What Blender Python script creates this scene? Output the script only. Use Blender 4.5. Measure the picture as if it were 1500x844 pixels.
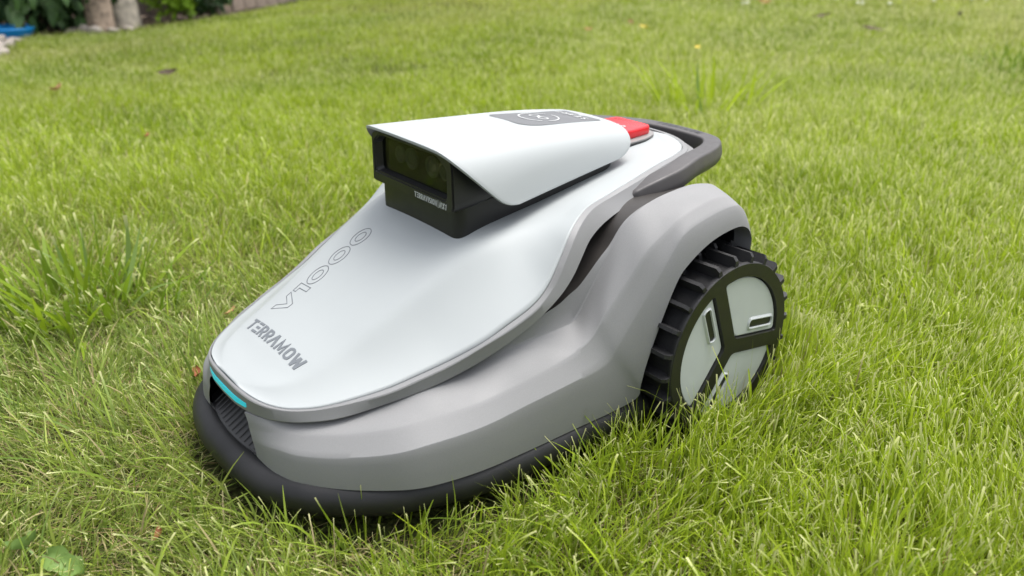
import bpy, bmesh, math, random
import numpy as np
from mathutils import Vector, Matrix
from mathutils.bvhtree import BVHTree

for o in list(bpy.data.objects):
    bpy.data.objects.remove(o)
S = bpy.context.scene
COL = S.collection
rng = np.random.default_rng(7)
random.seed(7)

# ------------------------------------------------------------------ camera
CAM = np.array([0.790, 0.827, 0.618])
YAW = math.radians(231.147)
PITCH = math.radians(24.565)
FW = np.array([math.cos(YAW), math.sin(YAW)])
RT = np.array([math.sin(YAW), -math.cos(YAW)])
cam = bpy.data.cameras.new('camera')
cam.lens = 30.01
cam.sensor_width = 36
cam.clip_start = 0.02
cam.clip_end = 300
cam.dof.use_dof = True
cam.dof.focus_distance = 1.0
cam.dof.aperture_fstop = 4.5
co = bpy.data.objects.new('camera', cam)
COL.objects.link(co)
fwd = Vector((FW[0] * math.cos(PITCH), FW[1] * math.cos(PITCH), -math.sin(PITCH)))
right = Vector((RT[0], RT[1], 0))
up = right.cross(fwd)
M = Matrix((right, up, -fwd)).transposed().to_4x4()
M.translation = Vector(CAM)
co.matrix_world = M
S.camera = co

# ------------------------------------------------------------------ sky and sun (bright overcast)
SUN_EL = math.radians(72)
SUN_AZ = (0.80, -0.60)                      # horizontal direction towards the sun (x, y)
_a = FW * 0.55 + RT * 0.84
SUN_AZ = _a / np.linalg.norm(_a)
w = bpy.data.worlds.new('World')
S.world = w
w.use_nodes = True
nt = w.node_tree
sky = nt.nodes.new('ShaderNodeTexSky')
sky.sky_type = 'NISHITA'
sky.sun_disc = False
sky.sun_elevation = SUN_EL
sky.sun_rotation = math.atan2(SUN_AZ[0], SUN_AZ[1])
sky.air_density = 1.0
sky.dust_density = 5.0
hs = nt.nodes.new('ShaderNodeHueSaturation')
hs.inputs['Saturation'].default_value = 0.30
nt.links.new(sky.outputs[0], hs.inputs['Color'])
bg = nt.nodes['Background']
bg.inputs['Strength'].default_value = 0.15
# overcast luminance: (1 + 2 sin elevation) / 3 over the whole dome
geo = nt.nodes.new('ShaderNodeTexCoord')
sep = nt.nodes.new('ShaderNodeSeparateXYZ')
nt.links.new(geo.outputs['Generated'], sep.inputs[0])
mr = nt.nodes.new('ShaderNodeMapRange')
mr.inputs['From Min'].default_value = 0.0
mr.inputs['From Max'].default_value = 1.0
mr.inputs['To Min'].default_value = 0.62
mr.inputs['To Max'].default_value = 1.30
nt.links.new(sep.outputs['Z'], mr.inputs['Value'])
vm = nt.nodes.new('ShaderNodeVectorMath')
vm.operation = 'SCALE'
nt.links.new(hs.outputs[0], vm.inputs[0])
nt.links.new(mr.outputs[0], vm.inputs['Scale'])
nt.links.new(vm.outputs[0], bg.inputs['Color'])
sun = bpy.data.lights.new('sun', 'SUN')
sun.energy = 0.9
sun.angle = math.radians(32)
sun.color = (1.0, 0.96, 0.90)
so = bpy.data.objects.new('sun', sun)
COL.objects.link(so)
sd = Vector((SUN_AZ[0] * math.cos(SUN_EL), SUN_AZ[1] * math.cos(SUN_EL), math.sin(SUN_EL)))
so.rotation_euler = sd.to_track_quat('Z', 'Y').to_euler()
so.location = sd * 20
S.view_settings.view_transform = 'Standard'
S.view_settings.look = 'None'
S.view_settings.gamma = 1
S.view_settings.use_curve_mapping = False
S.view_settings.exposure = 1.10


# ------------------------------------------------------------------ materials
def mat(name, col, rough=0.5, metal=0.0, spec=0.5, coat=0.0, coatr=0.1, var=0.0, scale=60.0,
        bump=0.0, bscale=400.0, emit=None, est=0.0):
    m = bpy.data.materials.new(name)
    m.use_nodes = True
    n = m.node_tree.nodes
    l = m.node_tree.links
    b = n['Principled BSDF']
    b.inputs['Base Color'].default_value = (*col, 1)
    b.inputs['Roughness'].default_value = rough
    b.inputs['Metallic'].default_value = metal
    b.inputs['Specular IOR Level'].default_value = spec
    b.inputs['Coat Weight'].default_value = coat
    b.inputs['Coat Roughness'].default_value = coatr
    tc = n.new('ShaderNodeTexCoord')
    if var:
        nz = n.new('ShaderNodeTexNoise')
        nz.inputs['Scale'].default_value = scale
        nz.inputs['Detail'].default_value = 5
        l.new(tc.outputs['Object'], nz.inputs['Vector'])
        r = n.new('ShaderNodeValToRGB')
        r.color_ramp.elements[0].position = 0.3
        r.color_ramp.elements[1].position = 0.7
        r.color_ramp.elements[0].color = (*[c * (1 - var) for c in col], 1)
        r.color_ramp.elements[1].color = (*[min(1, c * (1 + var)) for c in col], 1)
        l.new(nz.outputs['Fac'], r.inputs['Fac'])
        l.new(r.outputs['Color'], b.inputs['Base Color'])
        nr = n.new('ShaderNodeTexNoise')
        nr.inputs['Scale'].default_value = 22
        nr.inputs['Detail'].default_value = 6
        l.new(tc.outputs['Object'], nr.inputs['Vector'])
        rm = n.new('ShaderNodeMapRange')
        rm.inputs['From Min'].default_value = 0.3
        rm.inputs['From Max'].default_value = 0.7
        rm.inputs['To Min'].default_value = max(0.02, rough - 0.07)
        rm.inputs['To Max'].default_value = min(1.0, rough + 0.10)
        l.new(nr.outputs['Fac'], rm.inputs['Value'])
        l.new(rm.outputs[0], b.inputs['Roughness'])
    if bump:
        nb = n.new('ShaderNodeTexNoise')
        nb.inputs['Scale'].default_value = bscale
        nb.inputs['Detail'].default_value = 3
        l.new(tc.outputs['Object'], nb.inputs['Vector'])
        bp = n.new('ShaderNodeBump')
        bp.inputs['Strength'].default_value = bump
        bp.inputs['Distance'].default_value = 0.001
        l.new(nb.outputs['Fac'], bp.inputs['Height'])
        l.new(bp.outputs['Normal'], b.inputs['Normal'])
    if emit:
        b.inputs['Emission Color'].default_value = (*emit, 1)
        b.inputs['Emission Strength'].default_value = est
    return m


M_SHELL = mat('pale_mint_plastic', (0.325, 0.348, 0.352), 0.50, spec=0.4, var=0.015, scale=9, bump=0.05, bscale=900)
M_GREY = mat('silver_grey_paint', (0.204, 0.206, 0.208), 0.58, metal=0.0, spec=0.35, var=0.09, scale=1500, bump=0.06, bscale=1500)
M_RIM = mat('mid_grey_paint', (0.180, 0.182, 0.184), 0.5, metal=0.0, spec=0.5, var=0.05, scale=1500, bump=0.05, bscale=1500)
M_BUMP = mat('dark_rubber', (0.0125, 0.0125, 0.0135), 0.48, spec=0.38, var=0.4, scale=14, bump=0.15, bscale=700)
M_BLACK = mat('black_plastic', (0.012, 0.012, 0.0125), 0.40, spec=0.5, var=0.1, scale=80, bump=0.12, bscale=1500)
M_DARK = mat('dark_brown_plastic', (0.030, 0.027, 0.025), 0.5, spec=0.4, var=0.1, scale=60, bump=0.1, bscale=1200)
M_HANDLE = mat('warm_dark_grey_plastic', (0.062, 0.058, 0.058), 0.5, spec=0.5, var=0.06, scale=60, bump=0.15, bscale=1500)
M_TYRE = mat('tyre_rubber', (0.016, 0.016, 0.017), 0.55, spec=0.45, var=0.25, scale=60, bump=0.3, bscale=600)
M_DISC = mat('wheel_black_plastic', (0.013, 0.013, 0.011), 0.42, spec=0.5, var=0.1, scale=80, bump=0.1, bscale=1200)
M_RED = mat('red_plastic', (0.62, 0.012, 0.020), 0.28, spec=0.5, var=0.03, scale=90)
M_BADGE = mat('badge_grey', (0.13, 0.134, 0.140), 0.5, spec=0.25, var=0.02)
M_WHITE = mat('white_print', (0.45, 0.46, 0.46), 0.5)
M_PALE = mat('pale_print', (0.55, 0.57, 0.58), 0.4)
M_LETTER = mat('grey_print', (0.125, 0.138, 0.150), 0.4)
M_LINE = mat('fine_grey_line', (0.11, 0.12, 0.13), 0.5)
M_LED = mat('cyan_led', (0.02, 0.45, 0.55), 0.3, emit=(0.02, 0.50, 0.58), est=0.2)
M_HUB = mat('mint_plastic_brightened', (0.45, 0.48, 0.478), 0.42, spec=0.5, var=0.03, scale=30, bump=0.05, bscale=900)  # lighter copy of the shell plastic, brightened in colour for dim upright faces
M_BASE = mat('warm_grey_plate', (0.22, 0.21, 0.205), 0.4, metal=0.2)
M_GRILLE = mat('grille_plastic', (0.027, 0.0265, 0.027), 0.5, bump=0.1, bscale=900)
M_LENS = mat('lens_glass', (0.40, 0.41, 0.38), 0.25, spec=0.8)


def glass_mat():
    m = bpy.data.materials.new('smoked_window')
    m.use_nodes = True
    n = m.node_tree.nodes
    l = m.node_tree.links
    b = n['Principled BSDF']
    b.inputs['Base Color'].default_value = (0.006, 0.007, 0.006, 1)
    b.inputs['Roughness'].default_value = 0.04
    b.inputs['Specular IOR Level'].default_value = 0.6
    t = n.new('ShaderNodeBsdfTransparent')
    t.inputs['Color'].default_value = (0.75, 0.77, 0.70, 1)
    mx = n.new('ShaderNodeMixShader')
    mx.inputs['Fac'].default_value = 0.62
    l.new(b.outputs[0], mx.inputs[1])
    l.new(t.outputs[0], mx.inputs[2])
    l.new(mx.outputs[0], n['Material Output'].inputs['Surface'])
    return m


M_GLASS = glass_mat()


def leafy(name, attr=True, col=(0.1, 0.2, 0.03), trans=0.35, rough=0.42, spec=0.35, var=0.2):
    m = bpy.data.materials.new(name)
    m.use_nodes = True
    n = m.node_tree.nodes
    l = m.node_tree.links
    b = n['Principled BSDF']
    b.inputs['Roughness'].default_value = rough
    b.inputs['Specular IOR Level'].default_value = spec
    tr = n.new('ShaderNodeBsdfTranslucent')
    mx = n.new('ShaderNodeMixShader')
    mx.inputs['Fac'].default_value = trans
    if attr:
        a = n.new('ShaderNodeAttribute')
        a.attribute_name = 'tint'
        out = a.outputs['Color']
        l.new(out, b.inputs['Base Color'])
        l.new(out, tr.inputs['Color'])
    else:
        oi = n.new('ShaderNodeObjectInfo')
        tc = n.new('ShaderNodeTexCoord')
        nz = n.new('ShaderNodeTexNoise')
        nz.inputs['Scale'].default_value = 30
        l.new(tc.outputs['Object'], nz.inputs['Vector'])
        ad = n.new('ShaderNodeMath')
        ad.operation = 'ADD'
        l.new(oi.outputs['Random'], ad.inputs[0])
        l.new(nz.outputs['Fac'], ad.inputs[1])
        r = n.new('ShaderNodeValToRGB')
        r.color_ramp.elements[0].position = 0.2
        r.color_ramp.elements[1].position = 1.5 / 1.6
        r.color_ramp.elements[0].color = (*[c * (1 - var) for c in col], 1)
        r.color_ramp.elements[1].color = (*[min(1, c * (1 + var)) for c in col], 1)
        l.new(ad.outputs[0], r.inputs['Fac'])
        l.new(r.outputs['Color'], b.inputs['Base Color'])
        l.new(r.outputs['Color'], tr.inputs['Color'])
    l.new(b.outputs[0], mx.inputs[1])
    l.new(tr.outputs[0], mx.inputs[2])
    l.new(mx.outputs[0], n['Material Output'].inputs['Surface'])
    return m


M_GRASS = leafy('grass_blade', True, trans=0.45, rough=0.48, spec=0.2)
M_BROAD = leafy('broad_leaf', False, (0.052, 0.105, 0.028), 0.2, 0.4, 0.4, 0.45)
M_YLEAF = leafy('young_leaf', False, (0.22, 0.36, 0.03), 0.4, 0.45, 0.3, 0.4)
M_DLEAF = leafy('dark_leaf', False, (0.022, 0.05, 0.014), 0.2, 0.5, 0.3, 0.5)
M_WEED = leafy('weed_leaf', False, (0.15, 0.235, 0.065), 0.25, 0.5, 0.3, 0.25)
M_DRY = leafy('dry_leaf', False, (0.36, 0.22, 0.10), 0.2, 0.6, 0.2, 0.35)
M_DRYDARK = leafy('dark_dry_leaf', False, (0.055, 0.040, 0.022), 0.1, 0.6, 0.2, 0.4)
M_DRYRED = leafy('rust_leaf', False, (0.24, 0.095, 0.045), 0.2, 0.6, 0.2, 0.35)
M_YELLOW = leafy('yellow_leaf', False, (0.55, 0.42, 0.06), 0.2, 0.5, 0.2, 0.2)
M_BARK = mat('pale_bark', (0.52, 0.46, 0.39), 0.85, spec=0.2, var=0.45, scale=22, bump=0.9, bscale=45)
M_BARK2 = mat('brown_bark', (0.33, 0.255, 0.20), 0.9, spec=0.2, var=0.5, scale=30, bump=0.9, bscale=50)
M_WOOD = mat('weathered_wood', (0.27, 0.215, 0.18), 0.85, spec=0.2, var=0.35, scale=12, bump=0.5, bscale=60)
M_STONE = mat('pale_stone', (0.36, 0.32, 0.28), 0.8, spec=0.3, var=0.25, scale=25, bump=0.4, bscale=80)
M_MULCH = mat('mulch', (0.10, 0.075, 0.055), 0.95, spec=0.1, var=0.5, scale=30, bump=1.0, bscale=50)
M_BLUE = mat('blue_plastic', (0.01, 0.32, 0.80), 0.35, var=0.1, scale=20)
M_TEAL = mat('teal_plastic', (0.03, 0.30, 0.36), 0.4, var=0.1, scale=20)


def soil_mat():
    m = bpy.data.materials.new('thatch_soil')
    m.use_nodes = True
    n = m.node_tree.nodes
    l = m.node_tree.links
    b = n['Principled BSDF']
    b.inputs['Roughness'].default_value = 0.95
    b.inputs['Specular IOR Level'].default_value = 0.1
    tc = n.new('ShaderNodeTexCoord')
    n1 = n.new('ShaderNodeTexNoise')
    n1.inputs['Scale'].default_value = 140
    n1.inputs['Detail'].default_value = 6
    l.new(tc.outputs['Object'], n1.inputs['Vector'])
    r = n.new('ShaderNodeValToRGB')
    e = r.color_ramp.elements
    e[0].position = 0.35
    e[0].color = (0.028, 0.022, 0.012, 1)
    e[1].position = 0.68
    e[1].color = (0.10, 0.10, 0.035, 1)
    x = e.new(0.5)
    x.color = (0.05, 0.065, 0.018, 1)
    l.new(n1.outputs['Fac'], r.inputs['Fac'])
    l.new(r.outputs['Color'], b.inputs['Base Color'])
    bp = n.new('ShaderNodeBump')
    bp.inputs['Strength'].default_value = 0.9
    bp.inputs['Distance'].default_value = 0.01
    l.new(n1.outputs['Fac'], bp.inputs['Height'])
    l.new(bp.outputs['Normal'], b.inputs['Normal'])
    return m


M_SOIL = soil_mat()


# ------------------------------------------------------------------ helpers
def tag(o, label=None, cat=None, group=None, kind=None):
    if label: o['label'] = label
    if cat: o['category'] = cat
    if group: o['group'] = group
    if kind: o['kind'] = kind
    return o


def empty(name, loc=(0, 0, 0), rz=0.0):
    o = bpy.data.objects.new(name, None)
    o.empty_display_size = 0.05
    o.location = loc
    o.rotation_euler = (0, 0, rz)
    COL.objects.link(o)
    return o


def link(name, me, m, parent=None, smooth=35):
    ms = m if isinstance(m, (list, tuple)) else [m]
    for k in ms:
        if k: me.materials.append(k)
    if smooth is not None:
        me.shade_smooth() if hasattr(me, 'shade_smooth') else None
        me.set_sharp_from_angle(angle=math.radians(smooth))
    o = bpy.data.objects.new(name, me)
    COL.objects.link(o)
    if parent: o.parent = parent
    return o


def mesh_of(name, verts, faces):
    me = bpy.data.meshes.new(name)
    me.from_pydata([tuple(map(float, v)) for v in verts], [], faces)
    me.update()
    return me


def fix(me, merge=1e-5):
    bm = bmesh.new()
    bm.from_mesh(me)
    if merge: bmesh.ops.remove_doubles(bm, verts=bm.verts, dist=merge)
    bmesh.ops.recalc_face_normals(bm, faces=bm.faces)
    bm.to_mesh(me)
    bm.free()
    return me


def pchip(tk, yk, t):
    tk = np.asarray(tk, float)
    yk = np.asarray(yk, float)
    if yk.ndim == 1: yk = yk[:, None]
    h = np.diff(tk)[:, None]
    d = np.diff(yk, axis=0) / h
    mm = np.zeros_like(yk)
    if len(tk) > 2:
        w1 = 2 * h[1:] + h[:-1]
        w2 = h[1:] + 2 * h[:-1]
        same = (d[:-1] * d[1:]) > 0
        with np.errstate(divide='ignore', invalid='ignore'):
            hm = (w1 + w2) / (w1 / d[:-1] + w2 / d[1:])
        mm[1:-1] = np.where(same, hm, 0)
    mm[0] = d[0]
    mm[-1] = d[-1]
    i = np.clip(np.searchsorted(tk, t, side='right') - 1, 0, len(tk) - 2)
    hh = h[i]
    s = ((t - tk[i])[:, None]) / hh
    s2, s3 = s * s, s ** 3
    return (2 * s3 - 3 * s2 + 1) * yk[i] + (s3 - 2 * s2 + s) * hh * mm[i] + (-2 * s3 + 3 * s2) * yk[i + 1] + (s3 - s2) * hh * mm[i + 1]


def catmull(tk, yk, t):
    """smooth (non monotone) cubic through the points"""
    tk = np.asarray(tk, float)
    yk = np.asarray(yk, float)
    mm = np.zeros_like(yk)
    mm[1:-1] = (yk[2:] - yk[:-2]) / (tk[2:] - tk[:-2])[:, None]
    mm[0] = (yk[1] - yk[0]) / (tk[1] - tk[0])
    mm[-1] = (yk[-1] - yk[-2]) / (tk[-1] - tk[-2])
    i = np.clip(np.searchsorted(tk, t, side='right') - 1, 0, len(tk) - 2)
    hh = (tk[i + 1] - tk[i])[:, None]
    s = ((t - tk[i])[:, None]) / hh
    s2, s3 = s * s, s ** 3
    return (2 * s3 - 3 * s2 + 1) * yk[i] + (s3 - 2 * s2 + s) * hh * mm[i] + (-2 * s3 + 3 * s2) * yk[i + 1] + (s3 - s2) * hh * mm[i + 1]


def curve_pts(pts, n, closed=False):
    p = np.asarray(pts, float)
    if closed: p = np.vstack([p[-1:], p, p[:2]])
    d = np.r_[0, np.cumsum(np.linalg.norm(np.diff(p, axis=0), axis=1))]
    if closed:
        t = np.linspace(d[1], d[-2], n, endpoint=False)
    else:
        t = np.linspace(0, d[-1], n)
    return catmull(d, p, t)


def relax(r, it=2):
    for _ in range(it):
        q = r.copy()
        q[1:-1] = .5 * r[1:-1] + .25 * (r[:-2] + r[2:])
        r = q
    return r


def rails_fine(rails, n, smooth=2):
    """rails: list of (K,3) arrays sharing their station index -> list of (n,3)"""
    K = len(rails[0])
    R = [np.asarray(r, float) for r in rails]
    mean = sum(R) / len(R)
    d = np.r_[0, np.cumsum(np.linalg.norm(np.diff(mean, axis=0), axis=1) + 1e-6)]
    t = np.linspace(0, d[-1], n)
    return [relax(catmull(d, r, t), smooth) for r in R]


def grid_mesh(name, rows, mirror=False, closed_u=False):
    """rows: list over rails of (n,3)"""
    R = np.array(rows)
    k, n = R.shape[:2]
    V = R.reshape(-1, 3)
    Fc = []
    for a in range(k - 1):
        for b in range(n - (0 if closed_u else 1)):
            b2 = (b + 1) % n
            Fc.append((a * n + b, a * n + b2, (a + 1) * n + b2, (a + 1) * n + b))
    if mirror:
        V2 = V * np.array([1, -1, 1])
        off = len(V)
        V = np.vstack([V, V2])
        Fc = Fc + [tuple(off + i for i in f[::-1]) for f in Fc]
    return fix(mesh_of(name, V, Fc))


def box_bm(bm, c, s, rot=None, bev=0.0):
    r = bmesh.ops.create_cube(bm, size=1)
    vs = r['verts']
    for v in vs:
        v.co = Vector((v.co.x * s[0], v.co.y * s[1], v.co.z * s[2]))
    if bev:
        es = list({e for v in vs for e in v.link_edges})
        bmesh.ops.bevel(bm, geom=es, offset=bev, segments=2, affect='EDGES', profile=0.6)
        vs = [v for v in bm.verts if v.tag is False]
    return vs


def box_mesh(name, c, s, bev=0.0, rot=None):
    bm = bmesh.new()
    bmesh.ops.create_cube(bm, size=1)
    for v in bm.verts:
        v.co = Vector((v.co.x * s[0], v.co.y * s[1], v.co.z * s[2]))
    if bev:
        bmesh.ops.bevel(bm, geom=list(bm.edges), offset=bev, segments=2, affect='EDGES', profile=0.6)
    if rot is not None:
        bmesh.ops.transform(bm, matrix=rot, verts=bm.verts)
    for v in bm.verts:
        v.co += Vector(c)
    me = bpy.data.meshes.new(name)
    bm.to_mesh(me)
    bm.free()
    return me


def prism(name, outline, z0, z1, bev=0.0, seg=2):
    """outline of (x,y); z0,z1 floats or functions of (x,y)"""
    f0 = z0 if callable(z0) else (lambda x, y: z0)
    f1 = z1 if callable(z1) else (lambda x, y: z1)
    n = len(outline)
    V = [(x, y, f0(x, y)) for x, y in outline] + [(x, y, f1(x, y)) for x, y in outline]
    Fc = [tuple(range(n))[::-1], tuple(range(n, 2 * n))] + [(i, (i + 1) % n, n + (i + 1) % n, n + i) for i in range(n)]
    bm = bmesh.new()
    vv = [bm.verts.new(v) for v in V]
    for f in Fc: bm.faces.new([vv[i] for i in f])
    bmesh.ops.recalc_face_normals(bm, faces=bm.faces)
    if bev:
        es = [e for e in bm.edges if any(len(f.verts) > 4 for f in e.link_faces)]
        bmesh.ops.bevel(bm, geom=es, offset=bev, segments=seg, affect='EDGES', profile=0.5)
    me = bpy.data.meshes.new(name)
    bm.to_mesh(me)
    bm.free()
    return me


def round_poly(pts, r, seg=6):
    out = []
    n = len(pts)
    rr = r if isinstance(r, (list, tuple)) else [r] * n
    for i in range(n):
        p = np.array(pts[i], float)
        a = np.array(pts[i - 1], float) - p
        b = np.array(pts[(i + 1) % n], float) - p
        la, lb = np.linalg.norm(a), np.linalg.norm(b)
        q = min(rr[i], la * .49, lb * .49)
        if q <= 0:
            out.append(tuple(p))
            continue
        A = p + a / la * q
        B = p + b / lb * q
        for k in range(seg + 1):
            t = k / seg
            out.append(tuple((1 - t) ** 2 * A + 2 * t * (1 - t) * p + t * t * B))
    return out


# ------------------------------------------------------------------ terrain
def sstep(a, b, t):
    t = np.clip((t - a) / (b - a), 0, 1)
    return t * t * (3 - 2 * t)


def vnoise(x, y, seed=0):
    xi = np.floor(x).astype(np.int64)
    yi = np.floor(y).astype(np.int64)
    xf, yf = x - xi, y - yi

    def h(a, b):
        v = np.sin(a * 127.1 + b * 311.7 + seed * 74.7) * 43758.5453
        return v - np.floor(v)
    u, v = xf * xf * (3 - 2 * xf), yf * yf * (3 - 2 * yf)
    return (h(xi, yi) * (1 - u) + h(xi + 1, yi) * u) * (1 - v) + (h(xi, yi + 1) * (1 - u) + h(xi + 1, yi + 1) * u) * v


def fbm(x, y, seed=0):
    return .5 * vnoise(x, y, seed) + .3 * vnoise(x * 2.1, y * 2.1, seed + 1) + .2 * vnoise(x * 4.3, y * 4.3, seed + 2)


def rd(x, y):
    return (x - CAM[0]) * RT[0] + (y - CAM[1]) * RT[1], (x - CAM[0]) * FW[0] + (y - CAM[1]) * FW[1]


def xy(r, d):
    return CAM[0] + r * RT[0] + d * FW[0], CAM[1] + r * RT[1] + d * FW[1]


def terr(x, y):
    x = np.asarray(x, float)
    y = np.asarray(y, float)
    r, d = rd(x, y)
    z = -.04 * np.clip(d - 1.8, 0, 14) + .10 * sstep(3, 6, d) * np.clip(r + 2.4, 0, 1.5)
    away = np.clip(np.hypot(x - .2, y) - .65, 0, 1)
    return z + (fbm(x * 2.3, y * 2.3, 5) - .5) * .03 * away


def T(x, y):
    return float(terr(x, y))


def build_ground():
    rr = np.r_[np.linspace(-60, -8, 14), np.linspace(-7.5, 7.5, 150), np.linspace(8, 60, 14)]
    dd = np.r_[np.linspace(-40, -1, 10), np.linspace(-.5, 10, 150), np.linspace(10.5, 80, 18)]
    Rg, Dg = np.meshgrid(rr, dd)
    X, Y = xy(Rg, Dg)
    Z = terr(X, Y)
    V = np.stack([X, Y, Z], -1).reshape(-1, 3)
    n = len(rr)
    Fc = [(a * n + b, a * n + b + 1, (a + 1) * n + b + 1, (a + 1) * n + b) for a in range(len(dd) - 1) for b in range(n - 1)]
    o = link('ground', fix(mesh_of('ground', V, Fc), 0), M_SOIL, None, 80)
    tag(o, kind='structure')


build_ground()

# ------------------------------------------------------------------ robot mower
MOW = empty('robotic_mower', (0, 0, 0))
tag(MOW, 'pale mint and grey robotic lawn mower standing in the grass, its nose to the left', 'robotic mower')

# --- panel seam (left half), from nose centre to tail centre
SEAM = np.array([(.5245, 0, .1425), (.5238, .03, .142), (.5190, .06, .140), (.5105, .081, .138), (.497, .100, .138), (.471, .121, .141),
                 (.417, .147, .152), (.380, .159, .162), (.344, .170, .173), (.309, .181, .187), (.282, .186, .200), (.250, .191, .216),
                 (.228, .190, .232), (.205, .184, .257), (.185, .176, .277), (.160, .164, .289), (.135, .153, .294), (.100, .144, .296),
                 (.040, .1365, .306), (-.006, .1305, .3135), (-.045, .1235, .3170), (-.075, .110, .3180), (-.100, .082, .3175), (-.118, .045, .3165), (-.125, 0, .316)])
RIMB = np.array([(0.5300, 0.0000, 0.1215), (0.5290, 0.0310, 0.1215), (0.5225, 0.0620, 0.1220), (0.5120, 0.0880, 0.1240), (0.4942, 0.1120, 0.1266), (0.4631, 0.1350, 0.1302), (0.4163, 0.1540, 0.1385), (0.3786, 0.1676, 0.1469), (0.3466, 0.1774, 0.1564), (0.3136, 0.1861, 0.1688), (0.2790, 0.1936, 0.1842), (0.2451, 0.1984, 0.2018), (0.2164, 0.1989, 0.2195), (0.1941, 0.1955, 0.2363), (0.1752, 0.1886, 0.2520), (0.1545, 0.1792, 0.2651), (0.1250, 0.1691, 0.2743), (0.0821, 0.1598, 0.2824), (0.0325, 0.1525, 0.2924), (-0.0141, 0.1464, 0.3024), (-0.0575, 0.1395, 0.3106), (-0.0900, 0.1230, 0.3110), (-0.1160, 0.0900, 0.3095), (-0.1340, 0.0480, 0.3080), (-0.1400, 0.0000, 0.3075)])


def shell():
    rows = [  # centre(x,z), crease(x,y,z), seam index
        ((.5243, .1426), (.5241, .012, .1425), (.5238, .03, .142)),
        ((.516, .1455), (.5115, .046, .145), (.5190, .06, .140)),
        ((.507, .149), (.501, .062, .148), (.5105, .081, .138)),
        ((.494, .154), (.487, .072, .152), (.497, .100, .138)),
        ((.475, .163), (.468, .081, .158), (.471, .121, .141)),
        ((.430, .183), (.425, .089, .177), (.417, .147, .152)),
        ((.395, .201), (.393, .094, .195), (.380, .159, .162)),
        ((.345, .229), (.340, .101, .225), (.344, .170, .173)),
        ((.305, .250), (.300, .107, .246), (.309, .181, .187)),
        ((.275, .2625), (.272, .112, .259), (.282, .186, .200)),
        ((.250, .2705), (.249, .117, .267), (.250, .191, .216)),
        ((.230, .275), (.226, .121, .2725), (.228, .190, .232)),
        ((.210, .2785), (.203, .126, .2765), (.205, .184, .257)),
        ((.190, .2815), (.180, .132, .281), (.185, .176, .277)),
        ((.165, .285), (.160, .137, .285), (.160, .164, .289)),
        ((.138, .289), (.138, .132, .2895), (.135, .153, .294)),
        ((.100, .295), (.100, .120, .2955), (.100, .144, .296)),
        ((.040, .3035), (.040, .112, .3050), (.040, .1365, .306)),
        ((-.006, .3090), (-.006, .106, .3120), (-.006, .1305, .3135)),
        ((-.048, .3115), (-.045, .100, .3150), (-.045, .1235, .3170)),
        ((-.085, .3125), (-.074, .088, .3165), (-.075, .110, .3180)),
        ((-.110, .3135), (-.097, .060, .3165), (-.100, .082, .3175)),
        ((-.122, .3145), (-.1185, .022, .3155), (-.118, .045, .3165))]
    c = np.array([(r[0][0], 0, r[0][1]) for r in rows])
    k = np.array([r[1] for r in rows])
    s = np.array([r[2] for r in rows])
    n = 150
    fc, fk, fs = rails_fine([c, k, s], n, 4)
    fs = rails_fine([s], n, 1)[0]
    # keep the three rails on the same stations: resample the seam against the mean arc
    mean = (c + k + s) / 3
    d = np.r_[0, np.cumsum(np.linalg.norm(np.diff(mean, axis=0), axis=1))]
    fs = relax(catmull(d, s, np.linspace(0, d[-1], n)), 1)
    rails = []
    vk = .62
    for v in np.linspace(0, 1, 36):
        # centre -> crease nearly flat, then a rounded shoulder, then the flank
        if v <= vk:
            t = v / vk
            p = fc + (fk - fc) * np.array([t ** 1.0, t, t ** 2.2])
            p[:, 0] = fc[:, 0] + (fk[:, 0] - fc[:, 0]) * t ** 1.6
        else:
            t = (v - vk) / (1 - vk)
            p = fk + (fs - fk) * t
            # slight hollow in the flank
            p[:, 2] -= .0045 * np.sin(math.pi * t) * np.clip((fk[:, 2] - fs[:, 2]) / .05, 0, 1)
        rails.append(p)
    R = np.array(rails)
    # round the shoulder across the rails
    for _ in range(3):
        Q = R.copy()
        Q[1:-1] = .5 * R[1:-1] + .25 * (R[:-2] + R[2:])
        R = Q
    dense = rails_fine([SEAM], 4000, 30)[0]
    for q in range(n):
        R[-1, q] = dense[np.argmin(((dense - fs[q]) ** 2).sum(1))]
    fr_ = dense[:700]
    for q in range(len(R)):
        yq = R[-1, 0, 1] * q / (len(R) - 1)
        R[q, 0] = fr_[np.argmin(np.abs(fr_[:, 1] - yq))]
    full = np.concatenate([R[::-1] * np.array([1, -1, 1]), R[1:]], 0)
    me = grid_mesh('top_shell', full)
    # lip: the panel edge turns down a little at the seam
    o = link('top_shell', me, M_SHELL, MOW, 40)
    sol = o.modifiers.new('thick', 'SOLIDIFY')
    sol.thickness = .004
    sol.offset = -1
    return o, me


SHELL, shell_me = shell()
if sum(p.normal.z for p in shell_me.polygons) < 0:
    shell_me.flip_normals()
_bm = bmesh.new()
_bm.from_mesh(shell_me)
SH = BVHTree.FromBMesh(_bm)
_bm.free()


def shell_z(x, y, off=0.0):
    h = SH.ray_cast(Vector((x, y, 1)), Vector((0, 0, -1)))
    if h[0] is None:
        h = SH.find_nearest(Vector((x, y, .3)))
    nrm = h[1] if h[1].z > 0 else -h[1]
    return h[0] + nrm * off


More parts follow.
